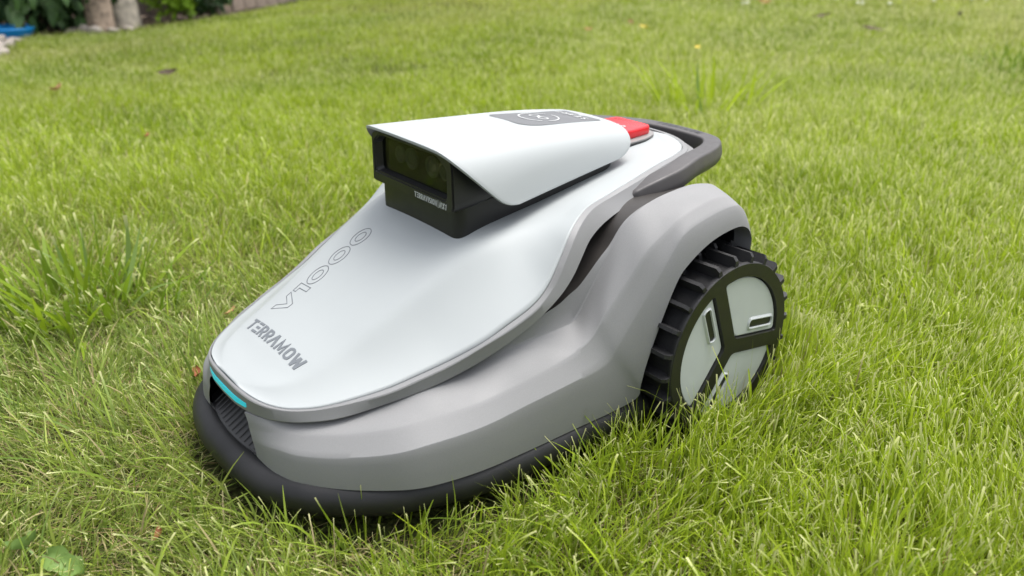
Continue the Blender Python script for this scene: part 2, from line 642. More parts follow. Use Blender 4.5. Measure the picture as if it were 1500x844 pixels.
# --- grey rim round the panel
def rim():
    t1 = SEAM.copy()
    n = 220
    ins = t1.copy()
    out = RIMB - SEAM
    hd = out.copy()
    hd[:, 2] = 0
    hd /= np.linalg.norm(hd, axis=1)[:, None] + 1e-9
    a = SEAM + hd * .0006 + np.array([0, 0, -.0030])     # just outside the panel, in the groove
    a2 = SEAM + hd * .0011 + np.array([0, 0, -.0003])
    wdt = np.interp(np.arange(len(SEAM)), [0, 2, 6, 18], [.0032, .0035, .0070, .0080])[:, None]
    b = SEAM + hd * wdt + np.array([0, 0, -.0012])
    b2 = SEAM + hd * (wdt + .0010) + np.array([0, 0, -.0024])
    c = RIMB
    c2 = RIMB - hd * .0015 + np.array([0, 0, -.0015])
    d = RIMB - hd * .022 + np.array([0, 0, -.004])
    fr = rails_fine([a, a2, b, b2, c, c2, d], n, 2)
    full = []
    for r in fr:
        full.append(np.vstack([r, (r[1:-1] * np.array([1, -1, 1]))[::-1]]))
    return link('shell_rim', grid_mesh('shell_rim', full, closed_u=True), M_RIM, MOW, 24)


rim()

# --- LED strip set into the front of the rim
def led():
    Y = np.linspace(-.050, .050, 41)
    top, bot, V, Fc = [], [], [], []
    for y in Y:
        ay = abs(y)
        s = np.array([np.interp(ay, SEAM[:4, 1], SEAM[:4, 0]), y, np.interp(ay, SEAM[:4, 1], SEAM[:4, 2])])
        b = np.array([np.interp(ay, RIMB[:4, 1], RIMB[:4, 0]), y, np.interp(ay, RIMB[:4, 1], RIMB[:4, 2])])
        hd = np.array([b[0] - s[0], 0, 0])
        s2 = s + np.array([.0036, 0, -.0022])
        e = .0018 if ay < .0505 else .004
        f0, f1 = .46, .80
        if ay > .0485: f0, f1 = .45, .75
        p0 = s2 + (b - s2) * f0
        p1 = s2 + (b - s2) * f1
        o = np.array([.0014, 0, .0006])
        V += [p0 - np.array([.004, 0, 0]), p0 + o, p1 + o, p1 - np.array([.004, 0, 0])]
    n = len(Y)
    for i in range(n - 1):
        for k in range(3):
            Fc.append((4 * i + k, 4 * i + k + 1, 4 * i + 5 + k, 4 * i + 4 + k))
    Fc += [(0, 1, 2, 3), tuple(4 * (n - 1) + k for k in (3, 2, 1, 0))]
    link('light_strip', fix(mesh_of('light_strip', V, Fc)), M_LED, MOW, 40)


led()

# --- grey side body: stations from the front post, along the flank, up over the wheel arch
ST = [  # bottom, low crease, upper crease, top edge, wall
    ((0.5280, 0.0660, 0.0730), (0.5285, 0.0610, 0.0930), (0.5280, 0.0550, 0.1050), (0.5280, 0.0475, 0.1205), (0.5050, 0.0450, 0.1170)),
    ((0.5260, 0.0880, 0.0710), (0.5255, 0.0835, 0.0960), (0.5215, 0.0790, 0.1090), (0.5165, 0.0775, 0.1220), (0.4980, 0.0700, 0.1180)),
    ((0.5220, 0.1060, 0.0700), (0.5185, 0.1042, 0.0989), (0.5093, 0.0997, 0.1125), (0.4996, 0.0940, 0.1216), (0.4996, 0.0800, 0.1236)),
    ((0.5120, 0.1290, 0.0690), (0.5080, 0.1274, 0.0998), (0.4946, 0.1194, 0.1150), (0.4814, 0.1110, 0.1229), (0.4814, 0.0970, 0.1249)),
    ((0.4810, 0.1670, 0.0680), (0.4777, 0.1636, 0.1028), (0.4630, 0.1521, 0.1195), (0.4496, 0.1340, 0.1270), (0.4496, 0.1200, 0.1290)),
    ((0.4390, 0.2030, 0.0680), (0.4377, 0.1988, 0.1089), (0.4236, 0.1828, 0.1271), (0.4102, 0.1550, 0.1364), (0.4102, 0.1410, 0.1384)),
    ((0.4090, 0.2190, 0.0680), (0.4030, 0.2158, 0.1149), (0.3876, 0.1973, 0.1315), (0.3755, 0.1690, 0.1461), (0.3755, 0.1550, 0.1481)),
    ((0.3550, 0.2310, 0.0680), (0.3485, 0.2288, 0.1190), (0.3394, 0.2113, 0.1375), (0.3284, 0.1720, 0.1522), (0.3284, 0.1580, 0.1542)),
    ((0.2970, 0.2345, 0.0680), (0.2871, 0.2338, 0.1260), (0.2824, 0.2183, 0.1455), (0.2660, 0.1860, 0.1703), (0.2620, 0.1825, 0.1880)),
    ((0.2120, 0.2360, 0.0680), (0.2196, 0.2368, 0.1319), (0.2243, 0.2203, 0.1544), (0.1988, 0.1870, 0.1734), (0.2050, 0.1820, 0.1985)),
    ((0.1650, 0.2380, 0.0690), (0.1879, 0.2373, 0.1349), (0.1993, 0.2213, 0.1625), (0.1805, 0.1870, 0.1764), (0.1840, 0.1820, 0.2085)),
    ((0.1280, 0.2420, 0.0750), (0.1730, 0.2378, 0.1409), (0.1843, 0.2213, 0.1715), (0.1673, 0.1870, 0.1947), (0.1716, 0.1820, 0.2134)),
    ((0.1280, 0.2470, 0.0950), (0.1601, 0.2388, 0.1578), (0.1693, 0.2218, 0.1895), (0.1358, 0.1870, 0.2385), (0.1428, 0.1820, 0.2389)),
    ((0.1240, 0.2490, 0.1200), (0.1353, 0.2388, 0.1865), (0.1392, 0.2223, 0.2195), (0.1154, 0.1870, 0.2649), (0.1260, 0.1820, 0.2525)),
    ((0.1090, 0.2490, 0.1580), (0.1036, 0.2398, 0.2232), (0.1093, 0.2233, 0.2516), (0.0910, 0.1870, 0.2853), (0.1043, 0.1820, 0.2760)),
    ((0.0830, 0.2490, 0.2120), (0.0867, 0.2398, 0.2441), (0.0812, 0.2243, 0.2686), (0.0574, 0.1870, 0.2960), (0.0750, 0.1820, 0.2885)),
    ((0.0650, 0.2490, 0.2320), (0.0639, 0.2398, 0.2679), (0.0541, 0.2253, 0.2837), (0.0269, 0.1870, 0.2995), (0.0444, 0.1820, 0.2933)),
    ((0.0240, 0.2490, 0.2525), (0.0243, 0.2398, 0.2793), (0.0171, 0.2253, 0.2916), (-0.0016, 0.1870, 0.3011), (0.0120, 0.1820, 0.2946)),
    ((-0.0200, 0.2490, 0.2595), (-0.0095, 0.2398, 0.2837), (-0.0130, 0.2253, 0.2936), (-0.0260, 0.1870, 0.2985), (-0.0093, 0.1820, 0.2940)),
    ((-0.0420, 0.2490, 0.2540), (-0.0333, 0.2398, 0.2817), (-0.0370, 0.2253, 0.2866), (-0.0504, 0.1870, 0.2914), (-0.0400, 0.1800, 0.2850)),
    ((-0.0530, 0.2490, 0.2400), (-0.0501, 0.2398, 0.2659), (-0.0570, 0.2233, 0.2686), (-0.0718, 0.1870, 0.2710), (-0.0620, 0.1800, 0.2640)),
    ((-0.0540, 0.2490, 0.2230), (-0.0591, 0.2348, 0.2391), (-0.0679, 0.2193, 0.2415), (-0.0840, 0.1870, 0.2395), (-0.0760, 0.1800, 0.2320)),
    ((-0.0540, 0.2480, 0.2000), (-0.0631, 0.2328, 0.2083), (-0.0719, 0.2173, 0.2075), (-0.0881, 0.1870, 0.2029), (-0.0800, 0.1800, 0.2000)),
]


def body():
    A = [np.array([s[k] for s in ST]) for k in range(5)]
    f = rails_fine(A, 190, 1)
    f = [relax(r_, k_) for r_, k_ in zip(f, (1, 2, 3, 4, 4))]
    B, L, U, Tt, Wl = f
    def mix(a, b, t): return a + (b - a) * t
    def bulge(a, b, t, h):
        # push outwards (y and up) a little so that faces are not dead flat
        p = mix(a, b, t)
        p[:, 1] += h * math.sin(math.pi * t)
        return p
    lip = B.copy()
    lip[:, 1] -= .006
    lip2 = B.copy()
    lip2[:, 1] -= .03
    rows = [lip2, lip, B]
    rows += [bulge(B, L, t, .0012) for t in (.25, .5, .75, .97)]
    rows += [mix(L, U, t) for t in (.03, .3, .55, .8, .96)]
    rows += [bulge(U, Tt, t, .002) for t in (.04, .3, .5, .7, .97)]
    rows += [mix(Tt, Wl, t) for t in (.08, .5, 1)]
    R = np.array(rows)
    me = grid_mesh('body', R, mirror=True)
    o = link('body', me, M_GREY, MOW, 22)
    # rear wall, dark channel floor, wheel wells
    core = Wl.copy()
    core[:, 1] = np.minimum(core[:, 1] - .004, .150)
    core[:, 2] -= .002
    link('channel_trim', grid_mesh('channel_trim', [Wl + np.array([0, 0, -.0012]), mix(Wl, core, .5) + np.array([0, 0, -.0012]), core], mirror=True), M_DARK, MOW, 40)
    k0 = 105
    arch = [np.array(s[0]) for s in ST[10:]]
    arch = np.array(arch)
    inn = arch.copy()
    inn[:, 1] = .165
    inn[:, 2] += .002
    lip3 = arch.copy()
    lip3[:, 1] -= .026
    fr = rails_fine([lip3, inn], 80, 2)
    for sg in (1, -1):
        link('wheel_well', grid_mesh('wheel_well', [r_ * np.array([1, sg, 1]) for r_ in fr]), M_BLACK, MOW, 40)
    return f


BODY = body()


# --- hidden middle: dark chassis that closes the inside, added to block light below
def underside_block():
    half = [(.505, 0), (.503, .06), (.49, .095), (.465, .13), (.42, .165), (.36, .185), (.30, .19), (.14, .19), (.135, .165), (-.07, .165), (-.085, .14), (-.095, 0)]
    pts = half + [(x, -y) for x, y in half[::-1][1:-1]]
    me = prism('underside_block', pts, .032, lambda x, y: .066 if x > .2 else .12)
    link('underside_block', me, M_BLACK, MOW, 30)
    # core under the rim
    out = []
    b = rails_fine([RIMB], 90, 2)[0]
    hd = b.copy()
    cx = np.array([.22, 0, 0])
    top = b.copy()
    top[:, 1] = np.minimum(top[:, 1] * .86, .160)
    top[:, 0] = .2 + (top[:, 0] - .2) * .95
    top[:, 2] -= .0035
    low = top.copy()
    low[:, 2] = .10
    low[:, 1] *= .96
    m = top[:, 0] < .44
    top, low = top[m], low[m]
    link('inner_frame', grid_mesh('inner_frame', [top, low], mirror=True), M_DARK, MOW, 40)
    # inner side walls beside the wheels
    for s in (1, -1):
        pts2 = [(.16, .05), (.16, .19), (.11, .25), (.06, .285), (-.03, .285), (-.068, .25), (-.075, .05)]
        V = [(x, s * .168, z) for x, z in pts2] + [(x, s * .12, z) for x, z in pts2]
        n = len(pts2)
        Fc = [tuple(range(n)), tuple(range(n, 2 * n))] + [(i, (i + 1) % n, n + (i + 1) % n, n + i) for i in range(n)]
        link('wheel_housing', fix(mesh_of('wheel_housing', V, Fc)), M_BLACK, MOW, 30)


underside_block()


# --- bumper
def bumper():
    half = [(.5335, 0), (.5315, .045), (.5215, .092), (.502, .130), (.468, .162), (.432, .187), (.378, .208), (.335, .217), (.25, .221), (.17, .222), (.105, .223)]
    h = curve_pts([(x, y, .05) for x, y in half], 70)
    h[0, 1] = 0
    path = np.vstack([h[::-1], (h[1:] * np.array([1, -1, 1]))])
    n = len(path)
    tan = np.gradient(path, axis=0)
    tan /= np.linalg.norm(tan, axis=1)[:, None]
    outw = np.cross(tan, np.array([0, 0, 1.0]))
    mid = path - np.array([.25, 0, .05])
    if (outw * mid).sum() < 0: outw = -outw
    ang = np.linspace(math.radians(112), math.radians(-112), 22)
    sec = [(-.046, .015), (-.044, .0225), (-.030, .0232), (-.018, .0232)]
    rr = .0205
    for a in ang:
        sec.append((rr * math.cos(a), rr * math.sin(a)))
    sec += [(-.03, -.0215), (-.046, -.018)]
    rows = []
    for (u, v) in sec:
        rows.append(path + outw * u + np.array([0, 0, v]))
    R = np.array(rows)
    k = len(sec)
    V = R.reshape(-1, 3)
    Fc = []
    for a in range(k):
        a2 = (a + 1) % k
        for b in range(n - 1):
            Fc.append((a * n + b, a * n + b + 1, a2 * n + b + 1, a2 * n + b))
    # rounded end caps
    V = list(map(tuple, V))
    for end, sgn in ((0, -1), (n - 1, 1)):
        t = tan[end] * sgn
        ring = [a * n + end for a in range(k)]
        ctr = path[end] + outw[end] * -.008
        for f, g in ((.72, .010), (.3, .0165)):
            nr = []
            for i in range(k):
                p = np.array(R[i, end])
                q = ctr + (p - ctr) * f + t * g
                V.append(tuple(q))
                nr.append(len(V) - 1)
            for i in range(k):
                Fc.append((ring[i], ring[(i + 1) % k], nr[(i + 1) % k], nr[i]))
            ring = nr
        Fc.append(tuple(ring))
    link('bumper', fix(mesh_of('bumper', V, Fc)), M_BUMP, MOW, 50)


bumper()


# --- ribbed intake in the nose
def grille():
    V, Fc = [], []
    Y = np.linspace(-.090, .090, 25)
    for y in Y:
        xo = .5325 - (y / .086) ** 2 * .013
        V += [(xo, y, .066), (xo - .001, y, .0715), (xo - .016, y, .080), (xo - .055, y, .106), (xo - .060, y, .128)]
    n = len(Y)
    for i in range(n - 1):
        for k in range(4):
            Fc.append((5 * i + k, 5 * i + k + 1, 5 * i + 6 + k, 5 * i + 5 + k))
    g = link('intake_grille', fix(mesh_of('intake_grille', V, Fc)), M_GRILLE, MOW, 30)
    dirv = Vector((-.039, 0, .026)).normalized()
    nrm = Vector((.026, 0, .039)).normalized()
    L = .040
    me = bpy.data.meshes.new('grille_rib')
    c = []
    for s in (0, 1):
        for sy, h in ((-.0012, 0), (-.0005, .0007), (.0005, .0007), (.0012, 0)):
            c.append(dirv * (L * s) + Vector((0, sy, 0)) + nrm * (h - .0004))
    me.from_pydata([tuple(v) for v in c], [], [(0, 1, 5, 4), (1, 2, 6, 5), (2, 3, 7, 6), (0, 3, 2, 1), (4, 5, 6, 7)])
    fix(me)
    me.materials.append(M_GRILLE)
    for i in range(15):
        y = -.070 + i * .010
        o = bpy.data.objects.new('grille_rib', me)
        COL.objects.link(o)
        o.parent = g
        o.location = (.5325 - (y / .086) ** 2 * .013 - .003, y, .0735)
    # dark back wall and cheeks of the intake
    V = [(.462, -.095, .06), (.462, .095, .06), (.462, .095, .124), (.462, -.095, .124), (.540, -.05, .1195), (.540, .05, .1195)]
    V = [(.462, -.11, .05), (.462, .11, .05), (.462, .11, .122), (.462, -.11, .122)]
    link('intake_back', fix(mesh_of('intake_back', V, [(0, 1, 2, 3)])), M_BLACK, MOW, None)


grille()


# --- head: dark camera housing
def housing():
    def zb(x, y): return shell_z(x, y).z - .006
    base = round_poly([(.269, -.083), (.269, .083), (.14, .089), (.018, .086), (.010, .0), (.018, -.086), (.14, -.089)], [.012, .014, .03, .03, .02, .03, .03])
    base = base[:]
    me = prism('housing_base', base, zb, lambda x, y: np.interp(x, [0, .27], [.325, .300]), .0)
    link('housing_base', me, M_BLACK, MOW, 35)
    # upper frame with the window opening; the front leans forward slightly
    fx = .2775
    yo, zt, zlo = .0875, .362, .296
    wy0, wy1, wz0, wz1 = -.080, .074, .3095, .357
    V, Fc = [], []
    outer = round_poly([(-yo, zlo), (yo, zlo), (yo - .002, zt - .006), (.07, zt), (-.07, zt), (-yo + .002, zt - .006)], [.004, .012, .004, .004, .004, .004], 5)
    inner = round_poly([(wy0, wz0), (wy1, wz0), (wy1 - .0, wz1 - .012), (.055, wz1), (-.066, wz1), (wy0, wz1 - .010)], .005, 5)
    bm = bmesh.new()
    def loop(pts, x, sx=0.0):
        vs = [bm.verts.new((x + sx * (p[1] - .33), p[0], p[1])) for p in pts]
        es = [bm.edges.new((vs[i], vs[(i + 1) % len(vs)])) for i in range(len(vs))]
        return vs, es
    ov, oe = loop(outer, fx)
    iv, ie = loop(inner, fx)
    bmesh.ops.triangle_fill(bm, edges=oe + ie, use_beauty=True)
    def bridge(a, pts, x):
        b = [bm.verts.new((x, p[0], p[1])) for p in pts]
        for i in range(len(a)):
            bm.faces.new((a[i], a[(i + 1) % len(a)], b[(i + 1) % len(a)], b[i]))
        return b
    sm = [(p[0] * .93, p[1] if p[1] > .345 else p[1] + .003) for p in inner]
    rb = bridge(iv, sm, fx - .0105)
    e2 = bridge(ov, [(p[0], p[1]) for p in outer], fx - .004)
    e3 = bridge(e2, [(p[0] * .97, max(min(p[1], .352), .300)) for p in outer], .225)
    e3 = bridge(e3, [(p[0] * .93, max(min(p[1], .338), .300)) for p in outer], .13)
    e4 = bridge(e3, [(p[0] * .88, max(min(p[1], .328), .312)) for p in outer], .02)
    bm.faces.new(e4)
    bmesh.ops.recalc_face_normals(bm, faces=bm.faces)
    bmesh.ops.bevel(bm, geom=[e for e in bm.edges if e.calc_length() > 0 and len(e.link_faces) == 2 and all(abs(v.co.x - fx) < 1e-5 for v in e.verts) and any(abs(f.normal.x) < .5 for f in e.link_faces)], offset=.0018, segments=2, affect='EDGES')
    me = bpy.data.meshes.new('camera_housing')
    bm.to_mesh(me)
    bm.free()
    h = link('camera_housing', me, M_BLACK, MOW, 35)
    gx = fx - .0090
    V = [(gx, p[0], p[1]) for p in sm] + [(gx - .002, p[0], p[1]) for p in sm]
    k = len(sm)
    Fc = [tuple(range(k)), tuple(range(k, 2 * k))] + [(i, (i + 1) % k, k + (i + 1) % k, k + i) for i in range(k)]
    link('camera_window', fix(mesh_of('camera_window', V, Fc)), M_GLASS, h, 30)
    # lens rings behind the smoked window
    for (y, r) in ((-.047, .0085), (-.022, .0105), (.022, .0105), (.048, .0085)):
        bm = bmesh.new()
        prof = [(r * 1.25, .0), (r * 1.25, .003), (r, .0035), (r * .75, .0015), (r * .6, .0035), (r * .3, .0048), (0.0001, .0052)]
        rings = []
        for q, dx in prof:
            rings.append([bm.verts.new((gx - .010 + dx, y + q * math.cos(t), .334 + q * math.sin(t))) for t in np.linspace(0, 2 * math.pi, 24, endpoint=False)])
        for a, b in zip(rings[:-1], rings[1:]):
            for i in range(24):
                bm.faces.new((a[i], a[(i + 1) % 24], b[(i + 1) % 24], b[i]))
        bmesh.ops.recalc_face_normals(bm, faces=bm.faces)
        lm = bpy.data.meshes.new('lens')
        bm.to_mesh(lm)
        bm.free()
        link('lens', lm, M_LENS, h, 30)
    V = [(gx - .0105, -.078, .305), (gx - .0105, .073, .305), (gx - .0105, .073, .357), (gx - .0105, -.078, .357)]
    link('sensor_board', mesh_of('sensor_board', V, [(0, 1, 2, 3)]), M_DISC, h, None)
    return h


HOUSE = housing()


# --- hood over the head
HOOD_FRONT = [(.297, 0, .3745), (.2955, .035, .3735), (.2925, .062, .3715), (.287, .079, .3675), (.2795, .0905, .3590), (.267, .1010, .3455), (.250, .1080, .3280),
              (.236, .1115, .3145), (.2265, .1130, .3065), (.2160, .1135, .3018), (.204, .1130, .3005)]
HOOD_MID = [(.13, 0, .3655), (.13, .030, .3648), (.13, .056, .3632), (.129, .073, .3595), (.128, .0855, .3515), (.127, .0940, .3400), (.126, .0990, .3270),
            (.126, .1020, .3175), (.126, .1032, .3130), (.125, .1040, .3100), (.122, .1042, .3085)]
HOOD_REAR = [(-.013, 0, .3510), (-.0125, .028, .3505), (-.0105, .051, .3495), (-.0085, .067, .3472), (-.0065, .0775, .3420), (-.0035, .0850, .3350), (.002, .0895, .3285),
             (.010, .0925, .3235), (.0165, .0940, .3205), (.022, .0950, .3185), (.0285, .0955, .3178)]


def hood():
    f, m, r = np.array(HOOD_FRONT), np.array(HOOD_MID), np.array(HOOD_REAR)
    fine = []
    for a in (f, m, r):
        d = np.r_[0, np.cumsum(np.linalg.norm(np.diff(a, axis=0), axis=1))]
        fine.append(relax(catmull(d / d[-1], a, np.linspace(0, 1, 40)), 2))
    f, m, r = fine
    rows = []
    for t in np.linspace(0, 1, 40):
        # quadratic through front, mid, rear
        rows.append(f * (1 - t) * (1 - 2 * t) + m * 4 * t * (1 - t) + r * t * (2 * t - 1))
    R = np.array(rows).transpose(1, 0, 2)      # rails from centre to skirt
    full = np.concatenate([R[::-1] * np.array([1, -1, 1]), R[1:]], 0)
    me = grid_mesh('hood', full)
    if sum(p.normal.z for p in me.polygons) < 0: me.flip_normals()
    o = link('hood', me, [M_SHELL, M_BLACK], MOW, 50)
    s = o.modifiers.new('thick', 'SOLIDIFY')
    s.thickness = .0032
    s.offset = -1
    s.material_offset = 1
    bv = o.modifiers.new('edge', 'BEVEL')
    bv.width = .0008
    bv.segments = 2
    bv.limit_method = 'ANGLE'
    bv.angle_limit = math.radians(50)
    bm = bmesh.new()
    bm.from_mesh(me)
    t = BVHTree.FromBMesh(bm)
    bm.free()
    return o, t


HOOD, HT = hood()


def hood_z(x, y, off):
    h = HT.ray_cast(Vector((x, y, 1)), Vector((0, 0, -1)))
    if h[0] is None: h = HT.find_nearest(Vector((x, y, .36)))
    n = h[1] if h[1].z > 0 else -h[1]
    return h[0] + n * off


# ------------------------------------------------------------------ lettering (strokes laid on a surface)
def arc(cx, cy, rx, ry, a0, a1, n=10):
    return [(cx + rx * math.cos(math.radians(a)), cy + ry * math.sin(math.radians(a))) for a in np.linspace(a0, a1, n)]


GLY = {
    'T': (.62, [[(0, .9), (.62, .9)], [(.31, .9), (.31, 0)]]),
    'E': (.56, [[(.03, .9), (.56, .9)], [(.10, .5), (.50, .5)], [(.03, .1), (.56, .1)]]),
    'R': (.62, [[(.1, 0), (.1, .9), (.34, .9)] + arc(.34, .67, .2, .23, 90, -90, 8) + [(.2, .44)], [(.30, .44), (.54, 0)]]),
    'A': (.70, [[(.05, 0), (.33, .92), (.37, .92), (.65, 0)]]),
    'M': (.84, [[(.09, 0), (.12, .95), (.40, .22), (.44, .22), (.72, .95), (.75, 0)]]),
    'O': (.66, [[(.1, .3)] + arc(.33, .3, .23, .22, 180, 360, 8) + [(.56, .7)] + arc(.33, .7, .23, .22, 0, 180, 8) + [(.1, .3)]]),
    'W': (.92, [[(.06, 1), (.23, .06), (.27, .06), (.44, .78), (.48, .78), (.65, .06), (.69, .06), (.86, 1)]]),
    'V': (.64, [[(.05, 1), (.32, .05), (.59, 1)]]),
    'I': (.24, [[(.12, 0), (.12, 1)]]),
    'S': (.56, [arc(.28, .73, .2, .19, 30, 250, 9) + arc(.28, .28, .21, .2, 70, -150, 9)]),
    'N': (.66, [[(.09, 0), (.09, 1), (.57, 0), (.57, 1)]]),
    'X': (.64, [[(.05, 0), (.59, 1)], [(.05, 1), (.59, 0)]]),
    '1': (.34, [[(.02, .78), (.22, .95), (.22, 0)]]),
    'P': (.58, [[(.1, 0), (.1, .92), (.32, .92)] + arc(.32, .67, .2, .25, 90, -90, 8) + [(.1, .42)]]),
    '|': (.2, [[(.1, -.2), (.1, 1.2)]]),
    ' ': (.34, []),
}


def stroke(pts, w):
    p = [np.array(pts[0], float)]
    for q in pts[1:]:
        if np.linalg.norm(np.array(q) - p[-1]) > 1e-4: p.append(np.array(q, float))
    n = len(p)
    L, Rr = [], []
    closed = np.linalg.norm(p[0] - p[-1]) < 1e-6 and n > 3
    for i in range(n):
        a = p[i - 1] if i > 0 else (p[-2] if closed else None)
        b = p[i + 1] if i < n - 1 else (p[1] if closed else None)
        d1 = (p[i] - a) if a is not None else (b - p[i])
        d2 = (b - p[i]) if b is not None else (p[i] - a)
        d1 = d1 / (np.linalg.norm(d1) + 1e-9)
        d2 = d2 / (np.linalg.norm(d2) + 1e-9)
        n1, n2 = np.array([-d1[1], d1[0]]), np.array([-d2[1], d2[0]])
        m = n1 + n2
        m = m / (np.linalg.norm(m) + 1e-9)
        k = 1 / max(.72, m.dot(n1))
        L.append(p[i] + m * w / 2 * k)
        Rr.append(p[i] - m * w / 2 * k)
    return L, Rr


def letters(text, w, gap=.14, slant=0.0):
    """list of strips (L, R) in units of cap height; returns strips and total width"""
    x = 0
    out = []
    for ch in text:
        a, st = GLY[ch]
        for s in st:
            L, R = stroke(s, w)
            out.append(([(q[0] + x + slant * q[1], q[1]) for q in L], [(q[0] + x + slant * q[1], q[1]) for q in R]))
        x += a + gap
    return out, x - gap


def lay(name, strips, place, m, parent, thick=.0006):
    V, Fc = [], []
    for L, R in strips:
        b = len(V)
        n = len(L)
        for i in range(n):
            V += [place(L[i][0], L[i][1], thick), place(R[i][0], R[i][1], thick), place(L[i][0], L[i][1], -.0004), place(R[i][0], R[i][1], -.0004)]
        for i in range(n - 1):
            q = b + 4 * i
            Fc += [(q, q + 1, q + 5, q + 4), (q, q + 4, q + 6, q + 2), (q + 1, q + 3, q + 7, q + 5)]
        Fc += [(b, b + 2, b + 3, b + 1), (b + 4 * n - 4, b + 4 * n - 3, b + 4 * n - 1, b + 4 * n - 2)]
    me = mesh_of(name, V, Fc)
    fix(me, 0)
    return link(name, me, m, parent, None)


# TERRAMOW across the nose
stp, tw = letters('TERRAMOW', .19, .13)
def pl(u, v, t):
    y = -.0655 + u / tw * .131
    x = .4735 - v * .0145 - (y / .0655) ** 2 * .0005
    return shell_z(x, y, t)
lay('brand_lettering', stp, pl, M_LETTER, SHELL)


# V1000 in fine outline along the right of the nose, read from nose to tail
def outline_strips():
    lw = .05
    out = []
    v = [(0, 1), (.24, 1), (.50, .34), (.76, 1), (1.0, 1), (.62, 0), (.38, 0), (0, 1)]
    out.append(v)
    o1 = 1.10
    out.append([(o1, 1), (o1 + .42, 1), (o1 + .42, 0), (o1 + .20, 0), (o1 + .20, .74), (o1, .74), (o1, 1)])
    for k in range(3):
        cx = 2.12 + k * 1.12
        out.append(arc(cx, .5, .50, .50, 0, 360, 40))
        out.append(arc(cx, .5, .27, .25, 0, 360, 30))
    return [stroke(p, .030) for p in out]


def pl2(u, v, t):
    x = .4405 - u * .0274
    y = -.0385 - v * .0245
    return shell_z(x, y, t)
lay('model_lettering', outline_strips(), pl2, M_LINE, SHELL, .0004)

# TERRAVISION | NX1 under the window
s1, w1 = letters('TERRAVISION', .15, .16)
s2, w2 = letters('NX1', .20, .30, .22)
strips = list(s1)
def shift(ss, dx, k=1.0, dy=0): return [([(a * k + dx, b * k + dy) for a, b in L], [(a * k + dx, b * k + dy) for a, b in R]) for L, R in ss]
sb, _ = letters('|', .08)
strips += shift(sb, w1 + .30) + shift(s2, w1 + .80, 1.0, 0)
tw2 = w1 + .80 + w2 + .25
def pl3(u, v, t):
    return Vector((.2775 + t, .0085 + u / tw2 * .066, .2985 + v * .0068))
lay('housing_lettering', strips, pl3, M_PALE, HOUSE, .0004)


# badge on the hood
def badge():
    pts = round_poly([(.002, -.036), (.002, .036), (.112, .041), (.134, .030), (.134, -.034), (.128, -.040)], [.004, .004, .018, .012, .004, .004], 6)
    cx, cy = .07, 0
    V, Fc = [], []
    rings = [1.0, .75, .5, .25]
    n = len(pts)
    for s in rings:
        for p in pts:
            V.append(hood_z(cx + (p[0] - cx) * s, cy + (p[1] - cy) * s, .0006))
    V.append(hood_z(cx, cy, .0006))
    for r in range(3):
        for i in range(n):
            Fc.append((r * n + i, r * n + (i + 1) % n, (r + 1) * n + (i + 1) % n, (r + 1) * n + i))
    for i in range(n): Fc.append((3 * n + i, 3 * n + (i + 1) % n, 4 * n))
    b = link('hood_badge', fix(mesh_of('hood_badge', V, Fc)), M_BADGE, HOOD, 60)
    # emblem: broken ring round a pair of small rings
    st = [stroke(arc(.080, 0, .026, .026, a, b_, 26), w_) for a, b_, w_ in ((-150, 60, .0022), (80, 190, .0020))]
    st += [stroke(arc(.080, .009, .0062, .0062, 0, 360, 18), .0020), stroke(arc(.080, -.009, .0062, .0062, 0, 360, 18), .0020)]
    st += [stroke([(.076, -.003), (.082, 0), (.076, .003)], .003)]
    lay('emblem', st, lambda u, v, t: hood_z(u, v, .0008 + max(t, 0)), M_WHITE, HOOD, .0003)
    s, ww = letters('START', .16, .25)
    lay('badge_lettering', s, lambda u, v, t: hood_z(.017 + v * .011, .029 - u / ww * .058, .0008 + max(t, 0)), M_WHITE, HOOD, .0003)


badge()


# --- red stop button on its plate, behind the hood
def stop():
    zp = lambda x, y: shell_z(x, y).z
    o1 = round_poly([(.03, -.052), (.03, .052), (-.078, .047), (-.112, .031), (-.112, -.031), (-.078, -.047)], [.01, .01, .02, .016, .016, .02])
    zt = lambda x, y: float(np.interp(x, [-.11, .03], [.3185, .3175]))
    link('button_skirt', prism('button_skirt', o1, lambda x, y: zp(x, y) - .004, lambda x, y: zt(x, y) - .003), M_BLACK, MOW, 30)
    o2 = [(x * 1.0 - .0003, y * 1.005) for x, y in o1]
    link('button_plate', prism('button_plate', o2, lambda x, y: zt(x, y) - .0028, zt, .0008), M_BASE, MOW, 30)
    o3 = round_poly([(.02, -.040), (.02, .040), (-.066, .037), (-.098, .033), (-.098, -.033), (-.066, -.037)], [.004, .004, .01, .006, .006, .01])
    b = link('stop_button', prism('stop_button', o3, .3172, lambda x, y: float(np.interp(x, [-.09, .02], [.3320, .3335]) - .9 * y * y), .0038, 3), M_RED, MOW, 30)
    s, ww = letters('STOP', .16, .2)
    lay('button_lettering', s, lambda u, v, t: Vector((-.060 + v * .020, .024 - u / ww * .048, np.interp(-.060 + v * .02, [-.09, .02], [.3320, .3335]) - .9 * (.024 - u / ww * .048) ** 2 + t)), mat('pink_highlight', (.85, .42, .42), .4), b, .0005)  # pale pink paints in the highlights on the engraved letters


stop()


